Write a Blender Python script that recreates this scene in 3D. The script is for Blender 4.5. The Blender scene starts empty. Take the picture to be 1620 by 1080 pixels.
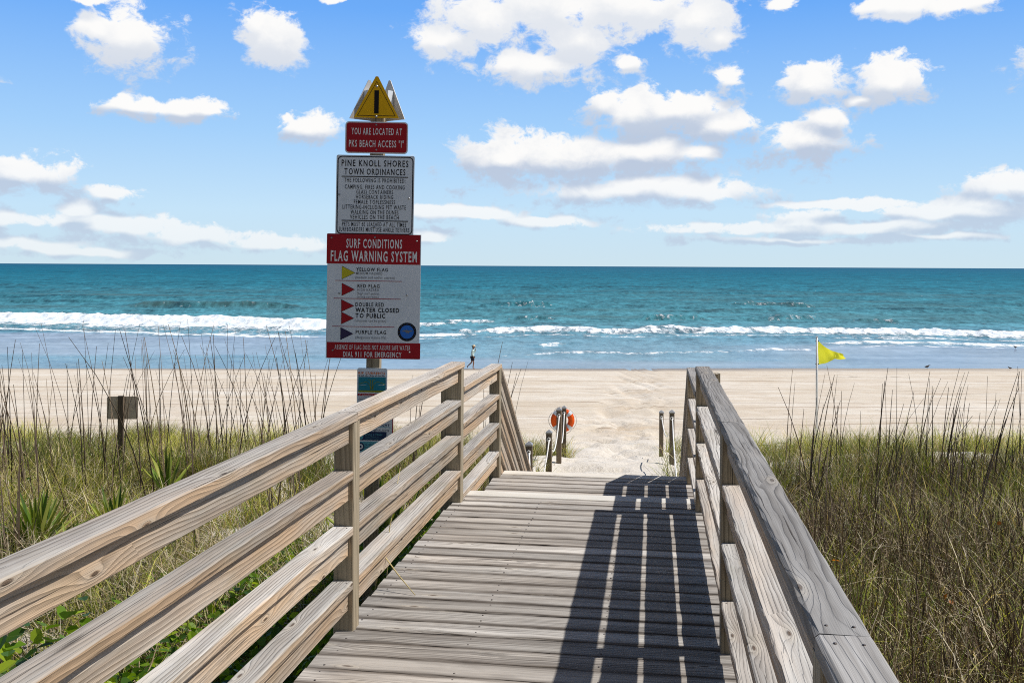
import bpy, bmesh, math, random
import numpy as np
from mathutils import Vector, Matrix, Euler

random.seed(7)
RNG = np.random.default_rng(11)
scn = bpy.context.scene
COL = scn.collection
R = math.radians

# ------------------------------------------------------------------ frame of reference
# world: X right, Y away from the viewpoint (towards the sea), Z up, sea level at 0
ZC = 7.8                 # eye height above the sea
F = 1560.0               # focal length in photo pixels (1620 wide)
YAW = math.atan(0.1436)  # the boardwalk runs a little to the right of the view
CA, SA = math.cos(YAW), math.sin(YAW)

def hor(px): return 420.5 + (px - 810) * 0.00494
def at(px, py, d):       # a measured point of the place, at distance d
    return Vector(((px - 810) / F * d, d, ZC - (py - hor(px)) / F * d))
def W(u, v, w=0.0):      # boardwalk coordinates (across, along, height from the eye) -> world
    return Vector((u * CA + v * SA, -u * SA + v * CA, ZC + w))
def to_uv(x, y): return x * CA - y * SA, x * SA + y * CA

# ------------------------------------------------------------------ noise
_P = RNG.permutation(4096)
def _hash(ix, iy, s):
    return _P[(_P[(_P[ix & 4095] + iy) & 4095] + s * 131) & 4095] / 4095.0
def vnoise(x, y, s=0):
    x = np.asarray(x, float); y = np.asarray(y, float)
    ix = np.floor(x).astype(np.int64); iy = np.floor(y).astype(np.int64)
    fx = x - ix; fy = y - iy
    fx = fx * fx * fx * (fx * (fx * 6 - 15) + 10); fy = fy * fy * fy * (fy * (fy * 6 - 15) + 10)
    a = _hash(ix, iy, s); b = _hash(ix + 1, iy, s); c = _hash(ix, iy + 1, s); d = _hash(ix + 1, iy + 1, s)
    return (a + (b - a) * fx) * (1 - fy) + (c + (d - c) * fx) * fy
def fbm(x, y, s=0, o=4, g=0.5):
    t = 0; amp = 1; n = 0
    for i in range(o):
        t = t + amp * vnoise(x * 2 ** i + 17.3 * i, y * 2 ** i + 9.1 * i, s + i); n += amp; amp *= g
    return t / n
def sstep(a, b, x):
    t = np.clip((x - a) / (b - a), 0, 1); return t * t * (3 - 2 * t)

# ------------------------------------------------------------------ object helpers
def link(o, parent=None):
    COL.objects.link(o)
    if parent is not None: o.parent = parent
    return o
def tag(o, label=None, cat=None, group=None, kind=None):
    if label: o['label'] = label
    if cat: o['category'] = cat
    if group: o['group'] = group
    if kind: o['kind'] = kind
    return o
def empty(name, loc, label, cat, group=None, rotz=0.0):
    o = bpy.data.objects.new(name, None); o.empty_display_size = 0.2
    o.location = loc; o.rotation_euler = (0, 0, rotz)
    link(o); return tag(o, label, cat, group)
def np_mesh(name, verts, loops, totals, mat, parent=None, attrs=None, uv=None, smooth=False):
    me = bpy.data.meshes.new(name)
    verts = np.asarray(verts, np.float32); loops = np.asarray(loops, np.int32); totals = np.asarray(totals, np.int32)
    me.vertices.add(len(verts)); me.vertices.foreach_set('co', verts.ravel())
    me.loops.add(len(loops)); me.loops.foreach_set('vertex_index', loops)
    me.polygons.add(len(totals))
    st = np.zeros(len(totals), np.int32); st[1:] = np.cumsum(totals)[:-1]
    me.polygons.foreach_set('loop_start', st); me.polygons.foreach_set('loop_total', totals)
    me.polygons.foreach_set('use_smooth', np.full(len(totals), smooth, bool))
    me.update(calc_edges=True)
    for k, (dom, typ, data) in (attrs or {}).items():
        at_ = me.attributes.new(k, typ, dom)
        at_.data.foreach_set('color' if 'COLOR' in typ else 'value', np.asarray(data, np.float32).ravel())
    if uv is not None:
        l = me.uv_layers.new(name='UVMap'); l.data.foreach_set('uv', np.asarray(uv, np.float32).ravel())
    me.materials.append(mat)
    me.validate()
    o = bpy.data.objects.new(name, me); link(o, parent); return o

class MB:
    """collects shapes into one mesh, with a wood UV (along, across in metres) and a per-piece number"""
    def __init__(s): s.v = []; s.f = []; s.uv = []; s.bid = []; s.sm = []
    def add(s, verts, faces, uvs=None, bid=0.0, smooth=False):
        o = len(s.v); s.v += [tuple(p) for p in verts]
        for i, f in enumerate(faces):
            s.f.append([o + k for k in f]); s.bid.append(bid); s.sm.append(smooth)
            s.uv += (uvs[i] if uvs else [(0, 0)] * len(f))
    def board(s, p0, p1, w, h, side=(1, 0, 0), c=0.004, seg=1, wob=0.0, bid=None, tilt=0.0):
        """a plank from p0 to p1; w along side, h along the third axis; p0,p1 on its centre line"""
        p0 = Vector(p0); p1 = Vector(p1); L = p1 - p0; ln = L.length; L.normalize()
        S = Vector(side); S = (S - L * S.dot(L)).normalized(); U = S.cross(L).normalized()
        if U.z < 0: U = -U
        if tilt:
            S = (S + U * random.gauss(0, tilt)).normalized(); U = (U - S * U.dot(S)).normalized()
        a, b = w / 2, h / 2
        prof = [(-a + c, -b), (a - c, -b), (a, -b + c), (a, b - c), (a - c, b), (-a + c, b), (-a, b - c), (-a, -b + c)]
        per = [0]
        for i in range(8):
            q, r = prof[i], prof[(i + 1) % 8]; per.append(per[-1] + math.hypot(r[0] - q[0], r[1] - q[1]))
        bid = random.random() * 50 if bid is None else bid
        vs = []; n = 8
        for k in range(seg + 1):
            t = k / seg; c0 = p0 + L * (ln * t)
            for (x, y) in prof:
                q = c0 + S * x + U * y
                if wob: q = q + S * random.gauss(0, wob) + U * random.gauss(0, wob * 0.6)
                vs.append(q)
        fs = []; uv = []
        for k in range(seg):
            for i in range(8):
                j = (i + 1) % 8
                fs.append([k * n + i, k * n + j, (k + 1) * n + j, (k + 1) * n + i])
                u0, u1 = ln * k / seg, ln * (k + 1) / seg
                uv.append([(u0, per[i]), (u0, per[i + 1]), (u1, per[i + 1]), (u1, per[i])])
        fs.append(list(range(7, -1, -1))); uv.append([(prof[i][1] * .3 + 7, prof[i][0]) for i in range(7, -1, -1)])
        fs.append([seg * n + i for i in range(8)]); uv.append([(prof[i][1] * .3 + 9, prof[i][0]) for i in range(8)])
        s.add(vs, fs, uv, bid); return s
    def box(s, lo, hi, bid=0.0):
        x0, y0, z0 = lo; x1, y1, z1 = hi
        v = [(x0, y0, z0), (x1, y0, z0), (x1, y1, z0), (x0, y1, z0), (x0, y0, z1), (x1, y0, z1), (x1, y1, z1), (x0, y1, z1)]
        f = [[0, 3, 2, 1], [4, 5, 6, 7], [0, 1, 5, 4], [1, 2, 6, 5], [2, 3, 7, 6], [3, 0, 4, 7]]
        s.add(v, f, None, bid); return s
    def tube(s, pts, rad, n=8, cap=True, smooth=True, bid=0.0):
        pts = [Vector(p) for p in pts]; m = len(pts)
        rad = rad if isinstance(rad, (list, tuple)) else [rad] * m
        vs = []; prevN = None; ln = [0]
        for i in range(1, m): ln.append(ln[-1] + (pts[i] - pts[i - 1]).length)
        for i, p in enumerate(pts):
            T = (pts[min(i + 1, m - 1)] - pts[max(i - 1, 0)]).normalized()
            if prevN is None:
                A = Vector((0, 0, 1)) if abs(T.z) < .9 else Vector((0, 1, 0)); N = (A - T * A.dot(T)).normalized()
            else: N = (prevN - T * prevN.dot(T)).normalized()
            prevN = N; B = T.cross(N)
            for k in range(n):
                a = 2 * math.pi * k / n; vs.append(p + (N * math.cos(a) + B * math.sin(a)) * rad[i])
        fs = []; uv = []
        for i in range(m - 1):
            for k in range(n):
                k2 = (k + 1) % n
                fs.append([i * n + k, i * n + k2, (i + 1) * n + k2, (i + 1) * n + k])
                c_ = 2 * math.pi * rad[i]
                uv.append([(ln[i], c_ * k / n), (ln[i], c_ * (k + 1) / n), (ln[i + 1], c_ * (k + 1) / n), (ln[i + 1], c_ * k / n)])
        if cap:
            fs.append(list(range(n - 1, -1, -1))); uv.append([(0, 0)] * n)
            fs.append([(m - 1) * n + k for k in range(n)]); uv.append([(0, 0)] * n)
        s.add(vs, fs, uv, bid, smooth); return s
    def plate(s, outline, y0, y1, bid=0.0):
        """flat outline [(x,z)] (counter-clockwise) given thickness from y0 (front) to y1"""
        n = len(outline)
        v = [(x, y0, z) for x, z in outline] + [(x, y1, z) for x, z in outline]
        f = [list(range(n)), list(range(2 * n - 1, n - 1, -1))]
        for i in range(n):
            j = (i + 1) % n; f.append([j, i, n + i, n + j])
        s.add(v, f, None, bid); return s
    def build(s, name, mat, parent=None):
        loops = [i for f in s.f for i in f]; tot = [len(f) for f in s.f]
        o = np_mesh(name, s.v, loops, tot, mat, parent, {'bid': ('FACE', 'FLOAT', s.bid)}, s.uv)
        o.data.polygons.foreach_set('use_smooth', np.array(s.sm, bool)); return o

def rrect(x0, z0, x1, z1, r, n=5):
    pts = []
    for cx, cz, a0 in ((x1 - r, z0 + r, -90), (x1 - r, z1 - r, 0), (x0 + r, z1 - r, 90), (x0 + r, z0 + r, 180)):
        for k in range(n + 1):
            a = R(a0 + 90 * k / n); pts.append((cx + r * math.cos(a), cz + r * math.sin(a)))
    return pts

# ------------------------------------------------------------------ node helpers
class NT:
    def __init__(s, tree): s.t = tree; s.n = tree.nodes; s.l = tree.links
    def new(s, typ, **kw):
        nd = s.n.new(typ)
        for k, v in kw.items(): setattr(nd, k, v)
        return nd
    def put(s, sock, val):
        if val is None: return
        if isinstance(val, bpy.types.NodeSocket): s.l.new(val, sock)
        else:
            if hasattr(sock, 'default_value'):
                try: sock.default_value = val
                except Exception:
                    sock.default_value = (*val, 1.0) if len(val) == 3 else val
    def math(s, op, a, b=None, c=None, clamp=False):
        nd = s.new('ShaderNodeMath', operation=op); nd.use_clamp = clamp
        s.put(nd.inputs[0], a); s.put(nd.inputs[1], b); s.put(nd.inputs[2], c); return nd.outputs[0]
    def vmath(s, op, a, b=None, c=None):
        nd = s.new('ShaderNodeVectorMath', operation=op)
        s.put(nd.inputs[0], a); s.put(nd.inputs[1], b)
        if c is not None: s.put(nd.inputs[2], c)
        return nd.outputs['Value'] if op in ('LENGTH', 'DOT_PRODUCT', 'DISTANCE') else nd.outputs[0]
    def sep(s, v):
        nd = s.new('ShaderNodeSeparateXYZ'); s.put(nd.inputs[0], v); return nd.outputs
    def comb(s, x=0.0, y=0.0, z=0.0):
        nd = s.new('ShaderNodeCombineXYZ'); s.put(nd.inputs[0], x); s.put(nd.inputs[1], y); s.put(nd.inputs[2], z); return nd.outputs[0]
    def noise(s, vec, scale=1.0, detail=3.0, rough=0.5, dist=0.0):
        nd = s.new('ShaderNodeTexNoise'); s.put(nd.inputs['Vector'], vec)
        nd.inputs['Scale'].default_value = scale; nd.inputs['Detail'].default_value = detail
        nd.inputs['Roughness'].default_value = rough; nd.inputs['Distortion'].default_value = dist; return nd.outputs[0]
    def mix(s, f, a, b, blend='MIX'):
        nd = s.new('ShaderNodeMix', data_type='RGBA', blend_type=blend)
        s.put(nd.inputs[0], f); s.put(nd.inputs[6], a); s.put(nd.inputs[7], b); return nd.outputs[2]
    def ramp(s, f, stops, interp='LINEAR'):
        nd = s.new('ShaderNodeValToRGB'); cr = nd.color_ramp; cr.interpolation = interp
        while len(cr.elements) < len(stops): cr.elements.new(0.5)
        for e, (p, c) in zip(cr.elements, stops):
            e.position = p; e.color = (c, c, c, 1) if isinstance(c, (int, float)) else (*c, 1)
        s.put(nd.inputs[0], f); return nd.outputs[0]
    def maprange(s, v, a, b, c=0.0, d=1.0, smooth=False):
        nd = s.new('ShaderNodeMapRange'); nd.clamp = True
        if smooth: nd.interpolation_type = 'SMOOTHSTEP'
        s.put(nd.inputs[0], v)
        for i, q in enumerate((a, b, c, d)): s.put(nd.inputs[1 + i], q)
        return nd.outputs[0]
    def attr(s, name):
        nd = s.new('ShaderNodeAttribute'); nd.attribute_name = name; return nd.outputs
    def bump(s, h, strength=0.3, dist=0.01):
        nd = s.new('ShaderNodeBump'); s.put(nd.inputs['Height'], h)
        nd.inputs['Strength'].default_value = strength; nd.inputs['Distance'].default_value = dist; return nd.outputs[0]

def material(name):
    m = bpy.data.materials.new(name); m.use_nodes = True
    nt = NT(m.node_tree); p = nt.n['Principled BSDF']; return m, nt, p

def paint(name, col, rough=0.5, metal=0.0, var=0.12, scale=6.0, spec=0.18):
    """painted or plain surface with slight weather staining"""
    m, nt, p = material(name)
    tc = nt.new('ShaderNodeTexCoord').outputs['Object']
    n = nt.noise(tc, scale, 4, 0.6)
    n2 = nt.noise(tc, scale * 3.5, 3, 0.5)
    f = nt.math('ADD', nt.math('MULTIPLY', n, 0.8), nt.math('MULTIPLY', n2, 0.2))
    c = nt.mix(nt.maprange(f, 0.30, 0.70), tuple(x * (1 - var) for x in col), tuple(min(1, x * (1 + var)) for x in col))
    nt.put(p.inputs['Base Color'], c); p.inputs['Roughness'].default_value = rough
    p.inputs['Metallic'].default_value = metal; p.inputs['Specular IOR Level'].default_value = spec
    return m

def wood(name, light, dark, warm, stain, warm_amt=0.5, grain=1.0, moss=0.0, knots=1.0, cracks=1.0, streak=0.5, edge=None, var=0.42):
    m, nt, p = material(name)
    uv = nt.sep(nt.new('ShaderNodeUVMap', uv_map='UVMap').outputs[0]); U, V = uv[0], uv[1]
    b = nt.attr('bid')['Fac']
    off = nt.math('MULTIPLY', b, 7.31)
    def nz2(fu, fv, seed, det=2, ro=0.5, add=None):
        y = nt.math('MULTIPLY', V, fv)
        if add is not None: y = nt.math('ADD', y, add)
        return nt.noise(nt.comb(nt.math('ADD', nt.math('MULTIPLY', U, fu), off), y, nt.math('ADD', off, seed)), 1.0, det, ro)
    # knots
    kv = nt.comb(nt.math('ADD', nt.math('MULTIPLY', U, 2.1), off), nt.math('ADD', nt.math('MULTIPLY', V, 8.0), off), off)
    vo = nt.new('ShaderNodeTexVoronoi', feature='F1', voronoi_dimensions='2D'); nt.put(vo.inputs['Vector'], kv); vo.inputs['Scale'].default_value = 1.0
    kd = nt.math('ADD', vo.outputs['Distance'], nt.math('MULTIPLY', nt.math('SUBTRACT', nz2(30, 60, 3.0), .5), 0.03))
    keep = nt.math('GREATER_THAN', nt.sep(vo.outputs['Color'])[0], 0.62)
    kd = nt.math('ADD', kd, nt.math('MULTIPLY', nt.math('SUBTRACT', 1.0, keep), 5.0))
    bulge = nt.math('POWER', 2.718, nt.math('MULTIPLY', kd, -6.5))
    w1 = nz2(0.55, 4.0, 0.0, 2, 0.5); w2 = nz2(4.0, 22.0, 1.0, 2, 0.5)
    f = nt.math('ADD', nt.math('MULTIPLY', V, 62.0 * grain), nt.math('ADD', nt.math('MULTIPLY', w1, 7.5), nt.math('ADD', nt.math('MULTIPLY', bulge, 4.0), nt.math('MULTIPLY', w2, 1.0))))
    fr = nt.math('FRACT', f)
    ring = nt.math('MULTIPLY', nt.maprange(fr, 0.15, 0.90, 0, 1), nt.maprange(fr, 0.90, 1.0, 1, 0))
    ring = nt.math('POWER', ring, 1.6)
    fib = nz2(4.0, 420.0, 2.0, 3, 0.65)
    fib2 = nz2(1.3, 95.0, 4.0, 4, 0.6, nt.math('MULTIPLY', w1, 4.0))
    fib3 = nz2(0.9, 34.0, 6.0, 4, 0.62, nt.math('MULTIPLY', w1, 3.0))
    patch = nz2(1.1, 8.0, 5.0, 3, 0.6)
    crack = nt.math('MULTIPLY', nt.maprange(fib2, 0.615, 0.66, 0, 1), nt.maprange(patch, 0.40, 0.56, 0, 1))
    big = nz2(0.8, 5.0, 21.0, 3, 0.6); gs = nt.maprange(nz2(0.9, 10.0, 25.0, 3, 0.6), 0.36, 0.62, 0.0, 1.0, True)
    base = nt.mix(nt.maprange(big, 0.36, 0.64), tuple(x * .80 for x in light), light)
    base = nt.mix(nt.maprange(nz2(1.0, 7.0, 28.0, 3, 0.6), 0.50, 0.68, 0, 0.5), base, warm)
    c = nt.mix(nt.math('MULTIPLY', ring, nt.math('MULTIPLY', gs, 0.9)), base, dark)
    c = nt.mix(nt.math('MULTIPLY', nt.maprange(fib, 0.38, 0.75, 0, 0.6), nt.math('ADD', 0.35, nt.math('MULTIPLY', gs, 0.65))), c, dark)
    c = nt.mix(nt.maprange(fib3, 0.47, 0.66, 0, streak), c, stain)
    c = nt.mix(nt.maprange(nz2(1.7, 11.0, 9.0, 4, .65), 0.55, 0.72, 0, 0.5), c, stain)
    # the faces that never see the weather keep a tan colour
    nz = nt.math('ABSOLUTE', nt.sep(nt.new('ShaderNodeNewGeometry').outputs['True Normal'])[2])
    wm = nt.math('MULTIPLY', nt.maprange(nz, 0.3, 0.8, 1, 0.06), nt.maprange(patch, 0.38, 0.62, 0.15, warm_amt))
    hs = nt.new('ShaderNodeHueSaturation'); nt.put(hs.inputs['Color'], c); nt.put(hs.inputs['Saturation'], nt.maprange(nz, 0.4, 0.8, 1.15, 0.75)); c = hs.outputs[0]
    c = nt.mix(wm, c, nt.mix(nt.math('MULTIPLY', ring, 0.75), warm, tuple(x * 0.45 for x in warm)))
    if moss:
        ms = nt.noise(nt.new('ShaderNodeTexCoord').outputs['Object'], 3.0, 4, 0.6)
        c = nt.mix(nt.maprange(ms, 0.52, 0.75, 0, moss), c, (0.19, 0.17, 0.07))
    if edge:
        ed = nt.maprange(nt.math('ABSOLUTE', nt.math('SUBTRACT', V, edge[0])), edge[1] * .60, edge[1] * .97, 0, 1, True)
        ed = nt.math('MULTIPLY', ed, nt.maprange(nz2(1.1, 30.0, 12.0, 3, .6), 0.35, 0.62, 0.45, 0.97))
        c = nt.mix(ed, c, stain)
    br = nt.math('ADD', 1.0 - var / 2, nt.math('MULTIPLY', nt.math('FRACT', nt.math('MULTIPLY', b, 3.77)), var))
    wr = nt.math('ADD', 0.97, nt.math('MULTIPLY', nt.math('FRACT', nt.math('MULTIPLY', b, 9.13)), 0.05))
    c = nt.mix(1.0, c, nt.comb(nt.math('MULTIPLY', br, wr), br, nt.math('DIVIDE', br, wr)), 'MULTIPLY')
    kk = nt.maprange(kd, 0.02, 0.055, 0.9 * knots, 0)
    kr = nt.math('MULTIPLY', nt.maprange(kd, 0.045, 0.06, 0, 1), nt.maprange(kd, 0.06, 0.17, 0.4 * knots, 0))
    c = nt.mix(kr, c, (0.52, 0.46, 0.37))
    c = nt.mix(kk, c, (0.10, 0.065, 0.042))
    c = nt.mix(nt.math('MULTIPLY', crack, 0.85 * cracks), c, (0.04, 0.032, 0.026))
    nt.put(p.inputs['Base Color'], c); p.inputs['Roughness'].default_value = 0.85
    p.inputs['Specular IOR Level'].default_value = 0.2
    h = nt.math('SUBTRACT', nt.math('SUBTRACT', nt.math('MULTIPLY', fib, 0.5), nt.math('MULTIPLY', ring, 0.5)), nt.math('ADD', crack, nt.math('MULTIPLY', kk, 0.4)))
    nt.put(p.inputs['Normal'], nt.bump(h, 0.7, 0.004)); return m

M_RAIL = wood('weathered_rail_wood', (0.61, 0.565, 0.50), (0.17, 0.14, 0.11), (0.60, 0.41, 0.25), (0.25, 0.205, 0.17), 0.85, 1.0, 0.2, 1.0, 1.0, 0.5)
M_CAP = wood('weathered_grey_handrail_wood', (0.38, 0.36, 0.335), (0.12, 0.107, 0.095), (0.36, 0.29, 0.215), (0.19, 0.17, 0.15), 0.3, 0.85, 0.0, 0.8, 1.0, 0.7)
M_DECK = wood('weathered_deck_wood', (0.58, 0.52, 0.445), (0.16, 0.132, 0.106), (0.42, 0.345, 0.27), (0.135, 0.112, 0.093), 0.2, 0.9, 0.0, 1.0, 1.0, 0.55, (0.2274, 0.0618), 0.62)
M_EDGE = wood('pale_deck_edge_wood', (0.78, 0.74, 0.66), (0.56, 0.51, 0.43), (0.70, 0.62, 0.50), (0.62, 0.57, 0.48), 0.3, 0.7, 0.0, 0.4, 0.5, 0.5, None, 0.1)  # paler wood tone for the edge boards of deck and landing
M_POST = wood('weathered_post_wood', (0.54, 0.47, 0.355), (0.16, 0.13, 0.09), (0.42, 0.33, 0.22), (0.24, 0.195, 0.135), 0.5, 0.8, 0.15, 0.5)
M_PILE = wood('brown_stake_wood', (0.21, 0.17, 0.13), (0.09, 0.07, 0.05), (0.20, 0.155, 0.115), (0.12, 0.095, 0.07), 0.5, 0.7, 0.0, 0.6)
M_NAIL = paint('rusty_nail_steel', (0.12, 0.10, 0.09), 0.5, 0.7)
M_METAL = paint('galvanised_metal', (0.42, 0.42, 0.42), 0.45, 0.75, 0.15, 10)
M_ALU = paint('aluminium_sign_back', (0.55, 0.53, 0.50), 0.5, 0.35, 0.12, 8)
M_WHITE = paint('white_sign_paint', (0.79, 0.84, 0.90), 0.45, 0, 0.06, 5)
M_RED = paint('red_sign_paint', (0.42, 0.013, 0.022), 0.5, 0, 0.10, 5)
M_YEL = paint('yellow_sign_paint', (0.90, 0.50, 0.005), 0.5, 0, 0.08, 5)
M_BLACK = paint('black_sign_paint', (0.012, 0.012, 0.014), 0.5)
M_LETTERW = paint('white_lettering', (0.92, 0.92, 0.92), 0.5, 0, 0.04)
M_GREYT = paint('grey_lettering', (0.20, 0.20, 0.21), 0.5)
M_FLAGYEL = paint('yellow_flag_print', (0.66, 0.58, 0.03), 0.5)
M_PURPLE = paint('purple_flag_print', (0.045, 0.035, 0.10), 0.5)
M_BLUE = paint('blue_emblem', (0.03, 0.17, 0.62), 0.5)
M_TEAL = paint('teal_sign_print', (0.02, 0.25, 0.34), 0.5)
M_TEAL2 = paint('light_teal_sign_print', (0.13, 0.42, 0.50), 0.5)
M_NAVY = paint('navy_sign_print', (0.02, 0.045, 0.12), 0.5)
M_OLIVE = paint('olive_sign_print', (0.30, 0.33, 0.03), 0.5)
M_ORANGE = paint('orange_sign_print', (0.75, 0.18, 0.02), 0.5)
M_RING = paint('orange_red_plastic', (1.0, 0.13, 0.014), 0.4, 0, 0.08)
M_ROPE = paint('white_rope', (0.76, 0.74, 0.70), 0.8, 0, 0.12, 30)
M_POLE = paint('white_pole_paint', (0.78, 0.78, 0.76), 0.45, 0, 0.06)
M_GSIGN = paint('weathered_grey_board', (0.74, 0.61, 0.46), 0.8, 0, 0.25, 9)

# ------------------------------------------------------------------ terrain
PY = [-400, -20, 3, 8, 9.5, 12.5, 15, 17.6, 20.5, 24, 45, 75, 110, 170, 400]
PZ = [-1.4, -2.3, -2.5, -2.85, -3.25, -3.38, -3.44, -3.52, -3.95, -4.22, -5.65, -7.8, -9.2, -11.0, -20]
DY = [-400, -20, 3, 8, 12, 15, 18, 20.5, 24, 45, 75, 110, 170, 400]
DZ = [-1.4, -2.2, -2.42, -2.62, -3.0, -3.3, -3.55, -3.92, -4.22, -5.65, -7.8, -9.2, -11.0, -20]
def path_mask(x, y):
    u, v = to_uv(x, y)
    wob = 0.35 * (fbm(x * 0.7, y * 0.7, 40, 2) - 0.5)
    m = sstep(-2.15, -1.55, u + wob) * (1 - sstep(0.2, 0.75, u + wob)) * sstep(7.0, 9.0, v)
    return m
def ground(x, y):
    x = np.asarray(x, float); y = np.asarray(y, float)
    ye = y - 0.045 * x * sstep(30, 75, y) + 1.1 * (fbm(x * 0.05 + 3, y * 0.02, 30, 2) - .5) * sstep(40, 75, y)
    a = np.interp(ye, PY, PZ); b = np.interp(y, DY, DZ)
    pm = path_mask(x, y); dune = 1 - sstep(21, 25, y)
    hum = (fbm(x * 0.28, y * 0.28, 1, 3) - 0.5) * 0.55 + (fbm(x * 1.1, y * 1.1, 5, 3) - 0.5) * 0.16
    z = np.where(dune > 0, (b + hum) * dune + a * (1 - dune), a)
    foot = -0.12 * sstep(.50, .66, fbm(x * 2.3, y * 2.3, 9, 2)) + (fbm(x * 5, y * 5, 12, 3) - .5) * 0.12
    zp = a + foot
    z = z * (1 - pm) + zp * pm
    beach = sstep(21, 25, y) * (1 - sstep(70, 74, y))
    ruts = (fbm(x * 0.22, y * 1.1 + 0.05 * x, 15, 3) - .5) * 0.09 + (fbm(x * 1.5, y * 2.5, 19, 3) - .5) * 0.035 * (1 - sstep(40, 60, y))
    return ZC + z + beach * ruts

def axis(lo, hi, step, far_lo, far_hi, grow=1.25):
    c = list(np.arange(lo, hi + 1e-6, step)); s = step; a = lo
    left = []
    while a > far_lo:
        s *= grow; a -= s; left.append(a)
    s = step; a = hi; right = []
    while a < far_hi:
        s *= grow; a += s; right.append(a)
    return np.array(left[::-1] + c + right)
def grid_mesh(name, xs, ys, zf, mat, attrs=None):
    X, Y = np.meshgrid(xs, ys); Z = zf(X, Y)
    nx, ny = len(xs), len(ys)
    V = np.stack([X, Y, Z], -1).reshape(-1, 3)
    i = np.arange(ny - 1)[:, None] * nx + np.arange(nx - 1)[None, :]
    q = np.stack([i, i + 1, i + nx + 1, i + nx], -1).reshape(-1)
    at_ = {}
    for k, fn in (attrs or {}).items(): at_[k] = ('POINT', 'FLOAT', fn(X, Y).ravel())
    return np_mesh(name, V, q, np.full((nx - 1) * (ny - 1), 4), mat, None, at_, None, True)

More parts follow.
